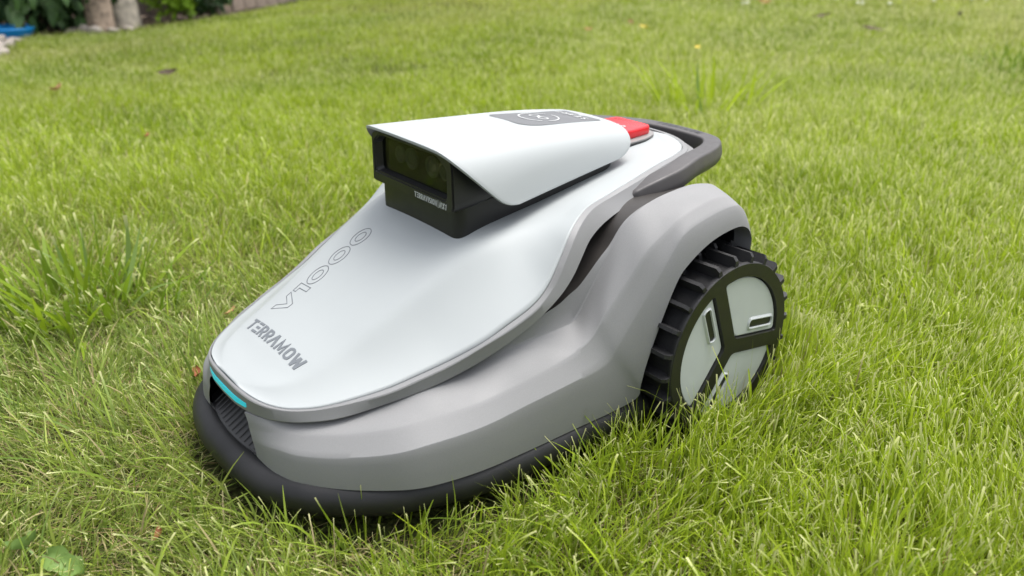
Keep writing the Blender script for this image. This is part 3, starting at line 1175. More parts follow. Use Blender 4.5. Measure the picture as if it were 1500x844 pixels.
# --- carry handle
def handle():
    half = [(.050, .1440, .2830), (.022, .1520, .2935), (-.010, .1545, .3010), (-.050, .1440, .3050), (-.100, .1250, .3015), (-.140, .1050, .2970), (-.172, .0830, .2935), (-.190, .0620, .2915), (-.1970, .0320, .2910), (-.1985, 0, .2910)]
    h = curve_pts(half, 60)
    h[-1, 1] = 0
    path = np.vstack([h, (h[:-1] * np.array([1, -1, 1]))[::-1]])
    n = len(path)
    tan = np.gradient(path, axis=0)
    tan /= np.linalg.norm(tan, axis=1)[:, None]
    upv = np.array([0, 0, 1.0])
    side = np.cross(tan, upv)
    side /= np.linalg.norm(side, axis=1)[:, None]
    if (side * (path - np.array([0, 0, .3]))).sum() < 0: side = -side
    upn = np.cross(side, tan)
    upn *= np.sign(upn[:, 2])[:, None]
    sec = round_poly([(-.0145, -.0138), (.0115, -.0138), (.0160, -.004), (.0125, .0136), (-.0125, .0136)], [.004, .005, .007, .0035, .0035], 4)
    rows = []
    s = np.linspace(0, 1, n)
    for (u, v) in sec:
        rows.append(path + side * u + upn * v)
    R = np.array(rows)
    k = len(sec)
    V = list(map(tuple, R.reshape(-1, 3)))
    Fc = []
    for a in range(k):
        a2 = (a + 1) % k
        for b in range(n - 1):
            Fc.append((a * n + b, a * n + b + 1, a2 * n + b + 1, a2 * n + b))
    for end, sgn in ((0, -1), (n - 1, 1)):
        ring = [a * n + end for a in range(k)]
        nr = []
        for i in range(k):
            q = path[end] + (R[i, end] - path[end]) * .75 + tan[end] * sgn * .006 + np.array([0, 0, -.001])
            V.append(tuple(q))
            nr.append(len(V) - 1)
        for i in range(k): Fc.append((ring[i], ring[(i + 1) % k], nr[(i + 1) % k], nr[i]))
        Fc.append(tuple(nr))
    o = link('carry_handle', fix(mesh_of('carry_handle', V, Fc)), M_HANDLE, MOW, 40)
    s, ww = letters('TERRAMOW', .22, .15)
    def plh(u, v, t):
        y = -.043 + u / ww * .086
        x = float(np.interp(abs(y), [0, .032, .062], [-.1985, -.1970, -.190]))
        return Vector((x - .002 - (v - .5) * .011, y, .3044 + t))
    lay('handle_lettering', s, plh, M_BLACK, o, .0004)
    # brackets that carry the handle off the inner frame
    for sg in (1, -1):
        link('handle_bracket', box_mesh('handle_bracket', (.030, sg * .146, .280), (.05, .03, .03), .005, Matrix.Rotation(math.radians(12), 4, 'Y')), M_DARK, MOW, 35)


handle()


# --- wheels
AX = .115
YW = .275


def wheel_meshes():
    n = 96
    prof = [(.060, .178), (.100, .178), (.1065, .184), (.1065, .266), (.1095, .2705), (.1095, .2735), (.108, .2752)]
    V, Fc = [], []
    for r, y in prof:
        for i in range(n):
            a = 2 * math.pi * i / n
            V.append((r * math.cos(a), y - YW, r * math.sin(a)))
    for k in range(len(prof) - 1):
        for i in range(n):
            Fc.append((k * n + i, k * n + (i + 1) % n, (k + 1) * n + (i + 1) % n, (k + 1) * n + i))
    Fc.append(tuple(range(n)))
    tyre = fix(mesh_of('tyre', V, Fc))
    # lug: a thin paddle, slightly raked, outer end cut back
    h = .1205
    sec = [(-.0034, .1055), (-.0023, h), (.0023, h), (.0038, .1055)]
    def lug(y0, y1, skew):
        V = []
        for y, hh, dx in ((y0, h - .001, 0), (y1 - .004, h, skew), (y1, h - .0045, skew)):
            for t, r in sec:
                rr = min(r, hh)
                V.append((t + dx, y - YW, rr))
        Fc = []
        for k in range(2):
            for i in range(3):
                Fc.append((4 * k + i, 4 * k + i + 1, 4 * k + 5 + i, 4 * k + 4 + i))
        Fc += [(0, 1, 2, 3), (11, 10, 9, 8)]
        return fix(mesh_of('tread_lug', V, Fc))
    lo = lug(.230, .2745, 0)
    li = lug(.180, .232, 0)
    return tyre, lo, li


def sector(offs, rout, a0, a1, na=26):
    """panel outline between two spoke directions a0<a1 (deg): rounded"""
    A0, A1 = math.radians(a0), math.radians(a1)
    d0, d1 = np.array([math.cos(A0), math.sin(A0)]), np.array([math.cos(A1), math.sin(A1)])
    n0, n1 = np.array([-d0[1], d0[0]]), np.array([d1[1], -d1[0]])
    # inner corner: intersection of the two offset lines
    Mx = np.array([[d0[0], -d1[0]], [d0[1], -d1[1]]])
    rhs = n1 * offs - n0 * offs
    s, t = np.linalg.solve(Mx, rhs)
    corner = n0 * offs + d0 * s
    b0 = math.asin(offs / rout)
    arcp = [(rout * math.cos(a), rout * math.sin(a)) for a in np.linspace(A0 + b0, A1 - b0, na)]
    # round the three corners by quadratic blends
    def blend(p, a, b, r, seg=5):
        p, a, b = map(np.array, (p, a, b))
        u = (a - p) / np.linalg.norm(a - p)
        v = (b - p) / np.linalg.norm(b - p)
        A, B = p + u * r, p + v * r
        return [tuple((1 - t) ** 2 * A + 2 * t * (1 - t) * p + t * t * B) for t in np.linspace(0, 1, seg)]
    r = .006
    out = blend(corner, arcp[-1], arcp[0], r)
    out += blend(arcp[0], corner, arcp[2], r * .9)
    out += arcp[3:-3]
    out += blend(arcp[-1], arcp[-3], corner, r * .9)
    return out


def make_wheel(sgn):
    tyre, lo, li = wheel_meshes()
    wh = link('wheel', tyre, M_TYRE, MOW, 35)
    wh.location = (0, sgn * YW, AX)
    if sgn < 0: wh.rotation_euler = (0, 0, math.pi)
    for me in (lo, li):
        me.materials.append(M_TYRE)
        me.set_sharp_from_angle(angle=math.radians(30))
    for i in range(24):
        for me, off in ((lo, 3.0), (li, 10.5)):
            o = bpy.data.objects.new('tread_lug', me)
            COL.objects.link(o)
            o.parent = wh
            o.rotation_euler = (0, math.radians(i * 15 + off), 0)
    # black face with three recessed panels
    sp = (69, 190, 308)
    secs = [(69, 190), (190, 308), (308, 429)]
    bm = bmesh.new()
    n = 96
    ov = [bm.verts.new((.1083 * math.cos(2 * math.pi * i / n), .0004, .1083 * math.sin(2 * math.pi * i / n))) for i in range(n)]
    es = [bm.edges.new((ov[i], ov[(i + 1) % n])) for i in range(n)]
    holes = []
    for a, b in secs:
        pts = sector(.0096, .0922, a, b)
        vs = [bm.verts.new((x, .0004, z)) for x, z in pts]
        es += [bm.edges.new((vs[i], vs[(i + 1) % len(vs)])) for i in range(len(vs))]
        holes.append((vs, (a, b)))
    bmesh.ops.triangle_fill(bm, edges=es, use_beauty=True)
    for vs, (a, b) in holes:
        p2 = sector(.0112, .0908, a, b)
        w2 = [bm.verts.new((x, -.0075, z)) for x, z in p2]
        k = len(vs)
        for i in range(k):
            bm.faces.new((vs[i], vs[(i + 1) % k], w2[(i + 1) % k], w2[i]))
        bm.faces.new(w2)
    bmesh.ops.recalc_face_normals(bm, faces=bm.faces)
    me = bpy.data.meshes.new('wheel_face')
    bm.to_mesh(me)
    bm.free()
    link('wheel_face', me, M_DISC, wh, 25)
    for a, b in secs:
        p1 = sector(.0132, .0892, a, b)
        p0 = sector(.0115, .0905, a, b)
        k = len(p1)
        bm = bmesh.new()
        lo_ = [bm.verts.new((x, -.0076, z)) for x, z in p0]
        mi_ = [bm.verts.new((x, -.0036, z)) for x, z in p0]
        hi_ = [bm.verts.new((x, -.0024, z)) for x, z in p1]
        for r0, r1 in ((lo_, mi_), (mi_, hi_)):
            for i in range(k): bm.faces.new((r0[i], r0[(i + 1) % k], r1[(i + 1) % k], r1[i]))
        # slot beside the second spoke: raised collar and black slot
        A = math.radians(b)
        d = np.array([math.cos(A), math.sin(A)])
        nn = np.array([d[1], -d[0]])
        def slot(hw, r0, r1):
            out = []
            for t in np.linspace(-90, 90, 7):
                q = d * (r1 + 0 * hw) + nn * .0255
                out.append(q + d * hw * .6 * math.cos(math.radians(t)) + nn * hw * math.sin(math.radians(t)))
            for t in np.linspace(90, 270, 7):
                q = d * r0 + nn * .0255
                out.append(q + d * hw * .6 * math.cos(math.radians(t)) + nn * hw * math.sin(math.radians(t)))
            return out
        r0, r1 = .034, .0755
        rings = [(slot(.0092, r0, r1), -.0024), (slot(.0066, r0, r1), -.0002), (slot(.0056, r0, r1), -.0002), (slot(.0048, r0, r1), -.0022)]
        vr = [[bm.verts.new((q[0], y, q[1])) for q in pts] for pts, y in rings]
        e1 = [bm.edges.get((hi_[i], hi_[(i + 1) % k])) for i in range(k)]
        m_ = len(vr[0])
        e2 = [bm.edges.new((vr[0][i], vr[0][(i + 1) % m_])) for i in range(m_)]
        bmesh.ops.triangle_fill(bm, edges=e1 + e2, use_beauty=True)
        for r0_, r1_ in zip(vr[:-1], vr[1:]):
            for i in range(m_):
                bm.faces.new((r0_[i], r0_[(i + 1) % m_], r1_[(i + 1) % m_], r1_[i]))
        f = bm.faces.new(vr[-1])
        f.material_index = 1
        bmesh.ops.recalc_face_normals(bm, faces=bm.faces)
        me = bpy.data.meshes.new('hubcap_panel')
        bm.to_mesh(me)
        bm.free()
        link('hubcap_panel', me, [M_HUB, M_BLACK], wh, 25)


make_wheel(1)
make_wheel(-1)

# front castor wheels hidden under the nose carry the front
for s in (1, -1):
    me = bpy.data.meshes.new('castor')
    bm = bmesh.new()
    bmesh.ops.create_cone(bm, cap_ends=True, segments=24, radius1=.035, radius2=.035, depth=.022, matrix=Matrix.Translation((.36, s * .12, .030)) @ Matrix.Rotation(math.pi / 2, 4, 'X'))
    bmesh.ops.bevel(bm, geom=list(bm.edges), offset=.004, segments=2, affect='EDGES')
    bm.to_mesh(me)
    bm.free()
    link('castor', me, M_TYRE, MOW, 35)


# ------------------------------------------------------------------ grass
BED_A = np.array([-.9, -.60, -.588, -.573, -.560, -.540, -.490, -.442, -.393, -.340, -.311, -.260, -.2134, -.15, -.10])
BED_D = np.array([3.5, 3.95, 4.22, 4.57, 4.88, 5.12, 5.25, 5.62, 5.80, 5.98, 6.02, 6.60, 7.20, 8.8, 14.0])


def bed_d(r, d):
    return np.interp(r / d, BED_A, BED_D)


def blades(P, L, Wd, th, kap, phi, psi, col, base_c, tip_c, n, taper):
    """ribbons; every argument an array over blades"""
    N = len(P)
    hd = np.stack([np.cos(phi), np.sin(phi), np.zeros(N)], 1)
    pr = np.stack([-np.sin(phi), np.cos(phi), np.zeros(N)], 1)
    sd_ = pr * np.cos(psi)[:, None] + hd * np.sin(psi)[:, None]
    lv = np.zeros((N, n + 1, 3))
    lv[:, 0] = P
    for k in range(n):
        a = th + kap * ((k + .5) / n)
        st = (hd * np.sin(a)[:, None] + np.array([0, 0, 1]) * np.cos(a)[:, None]) * (L / n)[:, None]
        lv[:, k + 1] = lv[:, k] + st
    tt = np.linspace(0, 1, n + 1)
    prof = np.interp(tt, [0, .25, .7, 1], [.75, 1, .85, .0])[None, :] * np.ones((N, 1))
    prof[:, -1] = taper
    wv = (Wd[:, None] * prof * .5)
    V = np.stack([lv - sd_[:, None, :] * wv[:, :, None], lv + sd_[:, None, :] * wv[:, :, None]], 2)   # N,n+1,2,3
    C = np.zeros((N, n + 1, 2, 4), np.float32)
    for k, t in enumerate(tt):
        wb = np.clip(1 - t / .35, 0, 1) ** 1.3
        wt = 1.0 if k == n else 0.0
        c = col * (1 - wb) + base_c * wb
        c = c * (1 - wt) + tip_c * wt
        C[:, k, :, :3] = c[:, None, :]
    C[..., 3] = 1
    V = V.reshape(-1, 3)
    C = C.reshape(-1, 4)
    off = (np.arange(N) * (2 * (n + 1)))[:, None, None]
    q = np.array([[2 * k, 2 * k + 1, 2 * k + 3, 2 * k + 2] for k in range(n)])[None]
    Q = (off + q).reshape(-1, 4)
    return V, Q, C


def ribbon_object(name, parts, m):
    Vs, Qs, Cs = [], [], []
    o = 0
    for V, Q, C in parts:
        Vs.append(V)
        Qs.append(Q + o)
        Cs.append(C)
        o += len(V)
    V, Q, C = np.vstack(Vs), np.vstack(Qs), np.vstack(Cs)
    me = bpy.data.meshes.new(name)
    me.vertices.add(len(V))
    me.vertices.foreach_set('co', V.astype(np.float32).ravel())
    me.loops.add(Q.size)
    me.loops.foreach_set('vertex_index', Q.astype(np.int32).ravel())
    me.polygons.add(len(Q))
    me.polygons.foreach_set('loop_start', np.arange(0, Q.size, 4, dtype=np.int32))
    me.polygons.foreach_set('loop_total', np.full(len(Q), 4, np.int32))
    me.update(calc_edges=True)
    a = me.attributes.new('tint', 'FLOAT_COLOR', 'POINT')
    a.data.foreach_set('color', C.astype(np.float32).ravel())
    me.polygons.foreach_set('use_smooth', np.ones(len(Q), bool))
    me.materials.append(m)
    ob = bpy.data.objects.new(name, me)
    COL.objects.link(ob)
    return ob


# plan outline of the mower (used to keep blades from growing through it)
PLAN = np.array([(.552, 0), (.548, .05), (.537, .1), (.515, .14), (.482, .175), (.445, .205), (.385, .229), (.335, .24), (.25, .244), (.125, .246), (.121, .280), (-.125, .280), (-.125, .12), (-.1, 0)])
PLAN = np.vstack([PLAN, (PLAN * np.array([1, -1]))[::-1]])


def inside(px, py, poly):
    c = np.zeros(len(px), bool)
    n = len(poly)
    for i in range(n):
        x1, y1 = poly[i]
        x2, y2 = poly[(i + 1) % n]
        with np.errstate(divide='ignore', invalid='ignore'):
            k = ((y1 > py) != (y2 > py)) & (px < (x2 - x1) * (py - y1) / (y2 - y1 + 1e-12) + x1)
        c ^= k
    return c


def out_dist(px, py, poly):
    """distance to outline and outward direction"""
    best = np.full(len(px), 9.0)
    dx = np.zeros(len(px))
    dy = np.zeros(len(px))
    n = len(poly)
    for i in range(n):
        a, b = poly[i], poly[(i + 1) % n]
        e = b - a
        l2 = e.dot(e) + 1e-12
        t = np.clip(((px - a[0]) * e[0] + (py - a[1]) * e[1]) / l2, 0, 1)
        qx, qy = a[0] + t * e[0], a[1] + t * e[1]
        d = np.hypot(px - qx, py - qy)
        k = d < best
        best = np.where(k, d, best)
        dx = np.where(k, px - qx, dx)
        dy = np.where(k, py - qy, dy)
    return best, dx / (best + 1e-9), dy / (best + 1e-9)


def scatter(d0, d1, dens):
    wmax = 1.0 * d1 + .6
    N = int(dens * (d1 - d0) * 2 * wmax)
    r = rng.uniform(-wmax, wmax, N)
    d = rng.uniform(d0, d1, N)
    k = (np.abs(r) < .66 * d + .35) | ((np.abs(r) < 1.0 * d + .55) & (rng.random(N) < .45))
    k &= d < bed_d(r, d) + rng.normal(0, .03, N)
    x, y = xy(r[k], d[k])
    return x, y, r[k], d[k]


G_BRIGHT = np.array([.365, .475, .026])
G_MID = np.array([.225, .325, .022])
G_BLUE = np.array([.180, .265, .070])
G_DEEP = np.array([.070, .150, .010])
G_PALE = np.array([.420, .440, .120])
STRAW = np.array([.56, .47, .25])
TAN = np.array([.34, .25, .12])
TIP = np.array([.72, .72, .36])


def lawn(d0, d1, dens, n, wmul, hmul, clip_p=.36):
    x, y, r, d = scatter(d0, d1, dens)
    ins = inside(x, y, PLAN)
    x, y, r, d = x[~ins], y[~ins], r[~ins], d[~ins]
    N = len(x)
    od, ox, oy = out_dist(x, y, PLAN)
    z = terr(x, y)
    patch = fbm(x * 1.7 + 9, y * 1.7 + 3, 11)
    fine = fbm(x * 9, y * 9, 21)
    clump = fbm(x * 22, y * 22, 31)
    leftn = 1 / (1 + np.exp((r + .10) / .12)) * (1 / (1 + np.exp((d - 1.45) / .15)))   # fine fescue at the near left
    rightn = 1 / (1 + np.exp(-(r - .15) / .15))
    # heights
    L = (.034 + .034 * fine + .014 * rng.random(N)) * hmul * (1 + .42 * rightn)
    L *= np.where(rng.random(N) < .10, rng.uniform(1.2, 1.6, N), 1)
    L *= 1 - .15 * leftn
    L *= 1 + np.where(x > .2, .05, .35) * np.clip(1 - od / .10, 0, 1)
    wd = (.0009 + .0010 * rng.random(N)) * wmul
    coarse = rng.random(N) < (.13 + .10 * rightn - .10 * leftn)
    wd = np.where(coarse, wd * 2.0, wd)
    longb = rng.random(N) < .05 * (d < 2.6)
    L = np.where(longb, np.minimum(L * 1.7, .105), L)
    wd = np.where(longb, rng.uniform(.0022, .0040, N), wd)
    # lean
    flow = fbm(x * 5, y * 5, 41) * 4 * math.pi + rng.normal(0, 1.1, N)
    th = np.abs(rng.normal(.22, .22, N)) + .30 * leftn * rng.random(N)
    kap = rng.normal(.35, .45, N) + .8 * leftn * rng.random(N)
    flat = rng.random(N) < .10 + .22 * leftn
    th = np.where(flat, rng.uniform(.8, 1.35, N), th)
    near = np.clip(1 - od / .07, 0, 1)
    away = np.arctan2(oy, ox)
    phi = np.where(rng.random(N) < near * .95, away + rng.normal(0, .5, N), flow)
    th = np.where(near > .3, np.maximum(th, .15 + .35 * near * rng.random(N)), th)
    th = np.where(longb, np.abs(rng.normal(.45, .3, N)), th)
    kap = np.where(longb, rng.uniform(.2, 1.2, N), kap)
    psi = rng.uniform(-1.2, 1.2, N)
    # colour
    big = fbm(x * .55 + 4, y * .55 + 8, 61)
    m = np.clip((patch - .5) * 2.6 + (big - .5) * 1.6 + .50 + .25 * rightn + rng.normal(0, .22, N), 0, 1)[:, None]
    col = G_MID * (1 - m) + G_BRIGHT * m
    bl = np.clip(.75 * leftn + rng.normal(0, .18, N), 0, 1)[:, None]
    col = col * (1 - bl) + G_BLUE * bl
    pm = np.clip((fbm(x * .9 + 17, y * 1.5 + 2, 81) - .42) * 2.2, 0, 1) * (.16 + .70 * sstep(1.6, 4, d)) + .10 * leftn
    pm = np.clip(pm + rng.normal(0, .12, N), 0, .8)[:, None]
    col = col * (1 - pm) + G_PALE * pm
    dp = (rng.random(N) < .20)[:, None]
    col = np.where(dp, G_DEEP * .5 + col * .5, col)
    dry = rng.random(N) < (.030 + .11 * leftn + .05 * (clump > .62) * (d < 2.2) + .35 * np.clip(fbm(x * 1.1 + 31, y * 2.3, 71) - .58, 0, 1))
    col = np.where(dry[:, None], STRAW * rng.uniform(.6, 1.1, (N, 1)), col)
    wd = np.where(dry, wd * .7, wd)
    L = np.where(dry, L * .8, L)
    col *= rng.uniform(.78, 1.22, (N, 1))
    bc = (TAN * .5 + G_MID * .6) * np.ones((N, 1))
    cut = rng.random(N) < clip_p + .2 * rightn
    tip = np.where(cut[:, None], TIP * rng.uniform(.7, 1.1, (N, 1)), col * 1.05)
    taper = np.where(cut, .68, .12)
    P = np.stack([x, y, z - .004], 1)
    return blades(P, L, wd, th, kap, phi, psi, col, bc, tip, n, taper)


def thatch(d0, d1, dens):
    x, y, r, d = scatter(d0, d1, dens)
    ins = inside(x, y, PLAN)
    x, y, r, d = x[~ins], y[~ins], r[~ins], d[~ins]
    N = len(x)
    P = np.stack([x, y, terr(x, y) + rng.uniform(.001, .016, N)], 1)
    L = rng.uniform(.015, .06, N)
    wd = rng.uniform(.0007, .0015, N)
    col = np.where((rng.random(N) < .55)[:, None], STRAW, TAN) * rng.uniform(.5, 1.1, (N, 1))
    return blades(P, L, wd, rng.uniform(1.15, 1.6, N), rng.normal(0, .3, N), rng.uniform(0, 6.28, N), rng.uniform(-.6, .6, N), col, col, col, 2, np.full(N, .6))


parts = [lawn(.42, 1.15, 44000, 5, 1.0, 1.06), lawn(1.15, 2.0, 29000, 4, 1.1, 1.08), lawn(2.0, 3.4, 15500, 3, 1.3, .92, .36),
         lawn(3.4, 5.2, 11500, 2, 1.75, .74, .3), lawn(5.2, 9.0, 5200, 2, 2.8, .58, .2),
         thatch(.42, 1.8, 6200)]
g = ribbon_object('lawn_grass', parts, M_GRASS)
tag(g, 'short mown lawn grass with pale cut tips and straw between the blades', 'grass', kind='stuff')


def tuft(name, label, group, cx, cy, spread, N, l0, l1, w0, w1, seed, thm=.35, cut=.8, colmix=.5):
    g_ = np.random.default_rng(seed)
    a = g_.uniform(0, 2 * math.pi, N)
    q = np.sqrt(g_.random(N)) * spread
    x = cx + np.cos(a) * q
    y = cy + np.sin(a) * q
    L = g_.uniform(l0, l1, N)
    wd = g_.uniform(w0, w1, N)
    phi = a + g_.normal(0, .7, N)
    th = np.abs(g_.normal(thm * q / spread + .12, .2, N))
    kap = g_.normal(.35, .35, N)
    psi = g_.uniform(-1, 1, N)
    m = np.clip(colmix + g_.normal(0, .3, (N, 1)), 0, 1)
    col = G_MID * (1 - m) * .85 + G_BRIGHT * m
    dk = np.clip(.75 - colmix, 0, .6)
    col = col * (1 - dk) + G_DEEP * 1.15 * dk
    col = np.where((g_.random(N) < .10)[:, None], G_BLUE * 1.1, col)
    c = g_.random(N) < cut
    tip = np.where(c[:, None], TIP * .75, col)
    P = np.stack([x, y, terr(x, y) - .004], 1)
    o = ribbon_object(name, [blades(P, L, wd, th, kap, phi, psi, col, col * .8 + TAN * .2, tip, 6, np.where(c, .7, .1))], M_GRASS)
    tag(o, label, 'grass clump', group)
    return o


GC = 'clumps of coarse grass in the lawn'
tuft('grass_clump', 'broad-bladed coarse grass clump left of the mower, tall and densest in the middle', GC, .555, -.570, .095, 105, .08, .165, .0055, .0100, 3, .55, .6, .35)
tuft('grass_clump', 'low sprawling coarse grass clump at the left edge, outside the tall dense clump', GC, .640, -.560, .06, 46, .06, .10, .0035, .0062, 4, .8, .6, .15)
tuft('grass_clump', 'smaller coarse grass clump between the tall dense clump and the mower nose', GC, .470, -.520, .070, 60, .06, .12, .0035, .0062, 5, .8, .6, .15)
tuft('grass_clump', 'bright tall grass clump just behind the carry handle', GC, -1.43, -.93, .13, 55, .11, .25, .007, .012, 6, .4, .3, 1.0)
tuft('grass_clump', 'dark green grass clump far off at the right edge of the lawn', GC, -3.08, -.70, .14, 60, .08, .16, .006, .010, 8, .6, .3, .1)
tuft('grass_clump', 'upright blades standing against the side bumper in front of the wheel', GC, .150, .275, .055, 34, .05, .12, .0018, .0040, 9, .35, .6, .6)
tuft('grass_clump', 'thin blades standing against the front bumper corner at the bottom', GC, .470, .215, .060, 20, .045, .095, .0014, .0032, 10, .45, .6, .6)
tuft('grass_clump', 'tall blades standing in front of the hubcap of the wheel', GC, .015, .300, .035, 42, .06, .105, .002, .0042, 12, .2, .6, .7)


# ------------------------------------------------------------------ leaves and small things in the lawn
def leaf_mesh(name, L, Wd, curl, lobes=0, seed=0, n=9):
    g_ = np.random.default_rng(seed)
    V, Fc = [], []
    for i in range(n):
        t = i / (n - 1)
        w_ = Wd * math.sin(math.pi * min(1, t * .94 + .04)) ** .75 * (1 - .25 * t)
        if lobes: w_ *= 1 + .25 * math.sin(t * lobes * 2 * math.pi)
        zc = curl * (t - .5) ** 2 * 4 * L * .3
        for s in (-1, -.5, 0, .5, 1):
            V.append(((t - .5) * L, s * w_ / 2, zc + abs(s) ** 1.5 * curl * Wd * .5 + g_.normal(0, .02) * Wd))
    for i in range(n - 1):
        for k in range(4):
            Fc.append((5 * i + k, 5 * i + k + 1, 5 * i + 6 + k, 5 * i + 5 + k))
    me = mesh_of(name, V, Fc)
    fix(me, 0)
    return me


def lay_leaf(label, x, y, L, Wd, m, rz, h=.03, curl=.5, tilt=(0.2, 0.1), lobes=0, seed=0, name='fallen_leaf', cat='leaf', group='fallen leaves on the lawn'):
    me = leaf_mesh(name, L, Wd, curl, lobes, seed)
    o = link(name, me, m, None, 60)
    o.location = (x, y, T(x, y) + h)
    o.rotation_euler = (tilt[0], tilt[1], rz)
    tag(o, label, cat, group)
    return o


lay_leaf('curled tan leaf in the grass just left of the mower shell', .385, -.370, .024, .010, M_DRY, .5, .035, .4, seed=1)
lay_leaf('small rust-red leaf touching the bumper beside the light strip', .495, -.215, .024, .014, M_DRYRED, 1.2, .035, .5, seed=2)
lay_leaf('pale tan crumpled leaf far left on the lawn', .138, -2.544, .055, .030, M_DRY, .6, .045, .6, seed=3)
lay_leaf('dark brown leaf on the lawn left of the middle', -.296, -2.685, .075, .040, M_DRYDARK, 2.9, .05, .25, (.5, -.1), seed=4)
lay_leaf('long curled tan and brown leaf far right on the lawn', -3.465, -1.526, .12, .035, M_DRYDARK, 2.55, .05, .12, (.6, .15), seed=5)
lay_leaf('brown leaf left of the long curled leaf, farther off', -3.600, -1.911, .10, .04, M_DRYDARK, 2.2, .05, .2, (.5, -.2), seed=6)
lay_leaf('brown leaf beside a paler one far behind the hood', -2.626, -2.410, .06, .03, M_DRY, 1.1, .05, .6, seed=7)
lay_leaf('pale yellowish leaf right beside a brown one far behind the hood', -2.584, -2.287, .05, .03, M_YELLOW, 2.0, .05, .4, seed=8)
lay_leaf('tan leaf far behind the hood, on its own left of the pair', -2.295, -2.394, .045, .03, M_DRY, 2.9, .05, .5, seed=9)
lay_leaf('yellow leaf in the grass behind the red button', -2.370, -1.747, .035, .025, M_YELLOW, 1.5, .05, .3, seed=10)
lay_leaf('pale leaf near the top of the picture, right of the middle', -3.765, -2.410, .08, .04, M_DRY, 2.4, .05, .6, seed=11)
lay_leaf('small dark leaf at the far right near the top', -4.190, -1.435, .05, .03, M_DRYDARK, .4, .05, .6, seed=12)
lay_leaf('small reddish leaf between the pale far leaf and the coarse clump on the left', .127, -1.584, .025, .014, M_DRYRED, .8, .045, .6, seed=13)
lay_leaf('rust-coloured scrap of leaf in the grass right of the wheel', -.071, .301, .014, .008, M_DRYRED, 1.2, .035, .6, seed=14)
lay_leaf('brown leaf scrap in the grass at the bottom right', .067, .592, .018, .010, M_DRYRED, .2, .03, .6, seed=15)
lay_leaf('brown leaf scrap in the grass at the bottom left', .638, .058, .020, .009, M_DRYRED, 1.0, .02, .6, seed=16)


# broad-leaved weed at the bottom left
def weed():
    e = empty('broadleaf_weed', (.736, 0.020, T(.736, .02)))
    tag(e, 'broad-leaved weed with two large pale green leaves at the bottom left corner', 'weed')
    for (dx, dy, L, Wd, rz, h, m, sd2, tl) in ((.012, -.024, .040, .027, .75, .024, M_WEED, 21, (.75, -.35)), (-.012, .027, .044, .030, 2.2, .020, M_WEED, 22, (.35, .35))):
        o = link('leaf', leaf_mesh('leaf', L, Wd, .55, 1.6, sd2, 11), m, e, 60)
        o.location = (dx, dy, h)
        o.rotation_euler = (tl[0], tl[1], rz)
        V = []
        V, Q, C = blades(np.array([[0., 0., 0.]]), np.array([np.hypot(dx, dy) + .01]), np.array([.003]), np.array([.7]), np.array([.4]), np.array([math.atan2(dy, dx)]), np.array([0.]), np.array([[.15, .2, .05]]), np.array([[.2, .2, .08]]), np.array([[.15, .2, .05]]), 4, np.array([.8]))
        st = link('stalk', mesh_of('stalk', V, [tuple(q) for q in Q]), M_WEED, e, None)


weed()


# ------------------------------------------------------------------ background
# bed of mulch with pale stones
def bed():
    V, Fc = [], []
    aa = np.linspace(-.95, -.285, 90)
    k = 16
    for a_ in aa:
        d0_ = np.interp(a_, BED_A, BED_D)
        for t in np.linspace(0, 1, k):
            d_ = d0_ + (7.8 - d0_) * t
            x, y = xy(a_ * d_, d_)
            V.append((x, y, T(x, y) + .012 + rng.normal(0, .006)))
    for i in range(len(aa) - 1):
        for j in range(k - 1):
            Fc.append((i * k + j, i * k + j + 1, (i + 1) * k + j + 1, (i + 1) * k + j))
    o = link('mulch_bed', fix(mesh_of('mulch_bed', V, Fc), 0), M_MULCH, None, 60)
    tag(o, kind='structure')


bed()


def stone_mesh(seed):
    bm = bmesh.new()
    bmesh.ops.create_icosphere(bm, subdivisions=2, radius=1)
    g_ = np.random.default_rng(seed)
    ph = g_.uniform(0, 6, 3)
    for v in bm.verts:
        k = 1 + .16 * math.sin(v.co.x * 3 + ph[0]) + .14 * math.sin(v.co.y * 4 + ph[1]) + .1 * math.sin(v.co.z * 5 + ph[2])
        v.co = v.co * k
        v.co.z *= .62
    me = bpy.data.meshes.new('edging_stone')
    bm.to_mesh(me)
    bm.free()
    me.materials.append(M_STONE)
    me.shade_smooth()
    return me


SM = [stone_mesh(i) for i in range(5)]
g_ = np.random.default_rng(5)
spots = []
for i in range(900):
    a_ = g_.uniform(-.66, -.548)
    d_ = np.interp(a_, BED_A, BED_D) + g_.uniform(.02, .55)
    if d_ > 4.86: continue
    s_ = g_.uniform(.026, .055)
    r_ = a_ * d_
    if all(math.hypot(r_ - a, d_ - b) > (s_ + c) * .95 for a, b, c in spots): spots.append((r_, d_, s_))
    if len(spots) >= 60: break
spots += [(-2.60, 5.36, .045), (-2.50, 5.30, .05), (-2.44, 5.40, .035), (-2.66, 5.34, .035), (-2.40, 5.55, .035)]
for i, (r_, d_, s_) in enumerate(spots):
    o = bpy.data.objects.new('edging_stone', SM[i % 5])
    COL.objects.link(o)
    x, y = xy(r_, d_)
    o.location = (x, y, T(x, y) + .012 + s_ * .35)
    o.scale = (s_ * g_.uniform(.9, 1.3), s_, s_ * g_.uniform(.7, 1))
    o.rotation_euler = (g_.uniform(-.3, .3), g_.uniform(-.3, .3), g_.uniform(0, 6))
    if i < len(spots) - 5:
        tag(o, 'pale rounded stone in the heap at the left edge of the lawn', 'stone', 'pale stones edging the bed')
    else:
        tag(o, 'pale stone lying among the stems and trunks behind the lawn', 'stone', 'loose stones by the trunks')


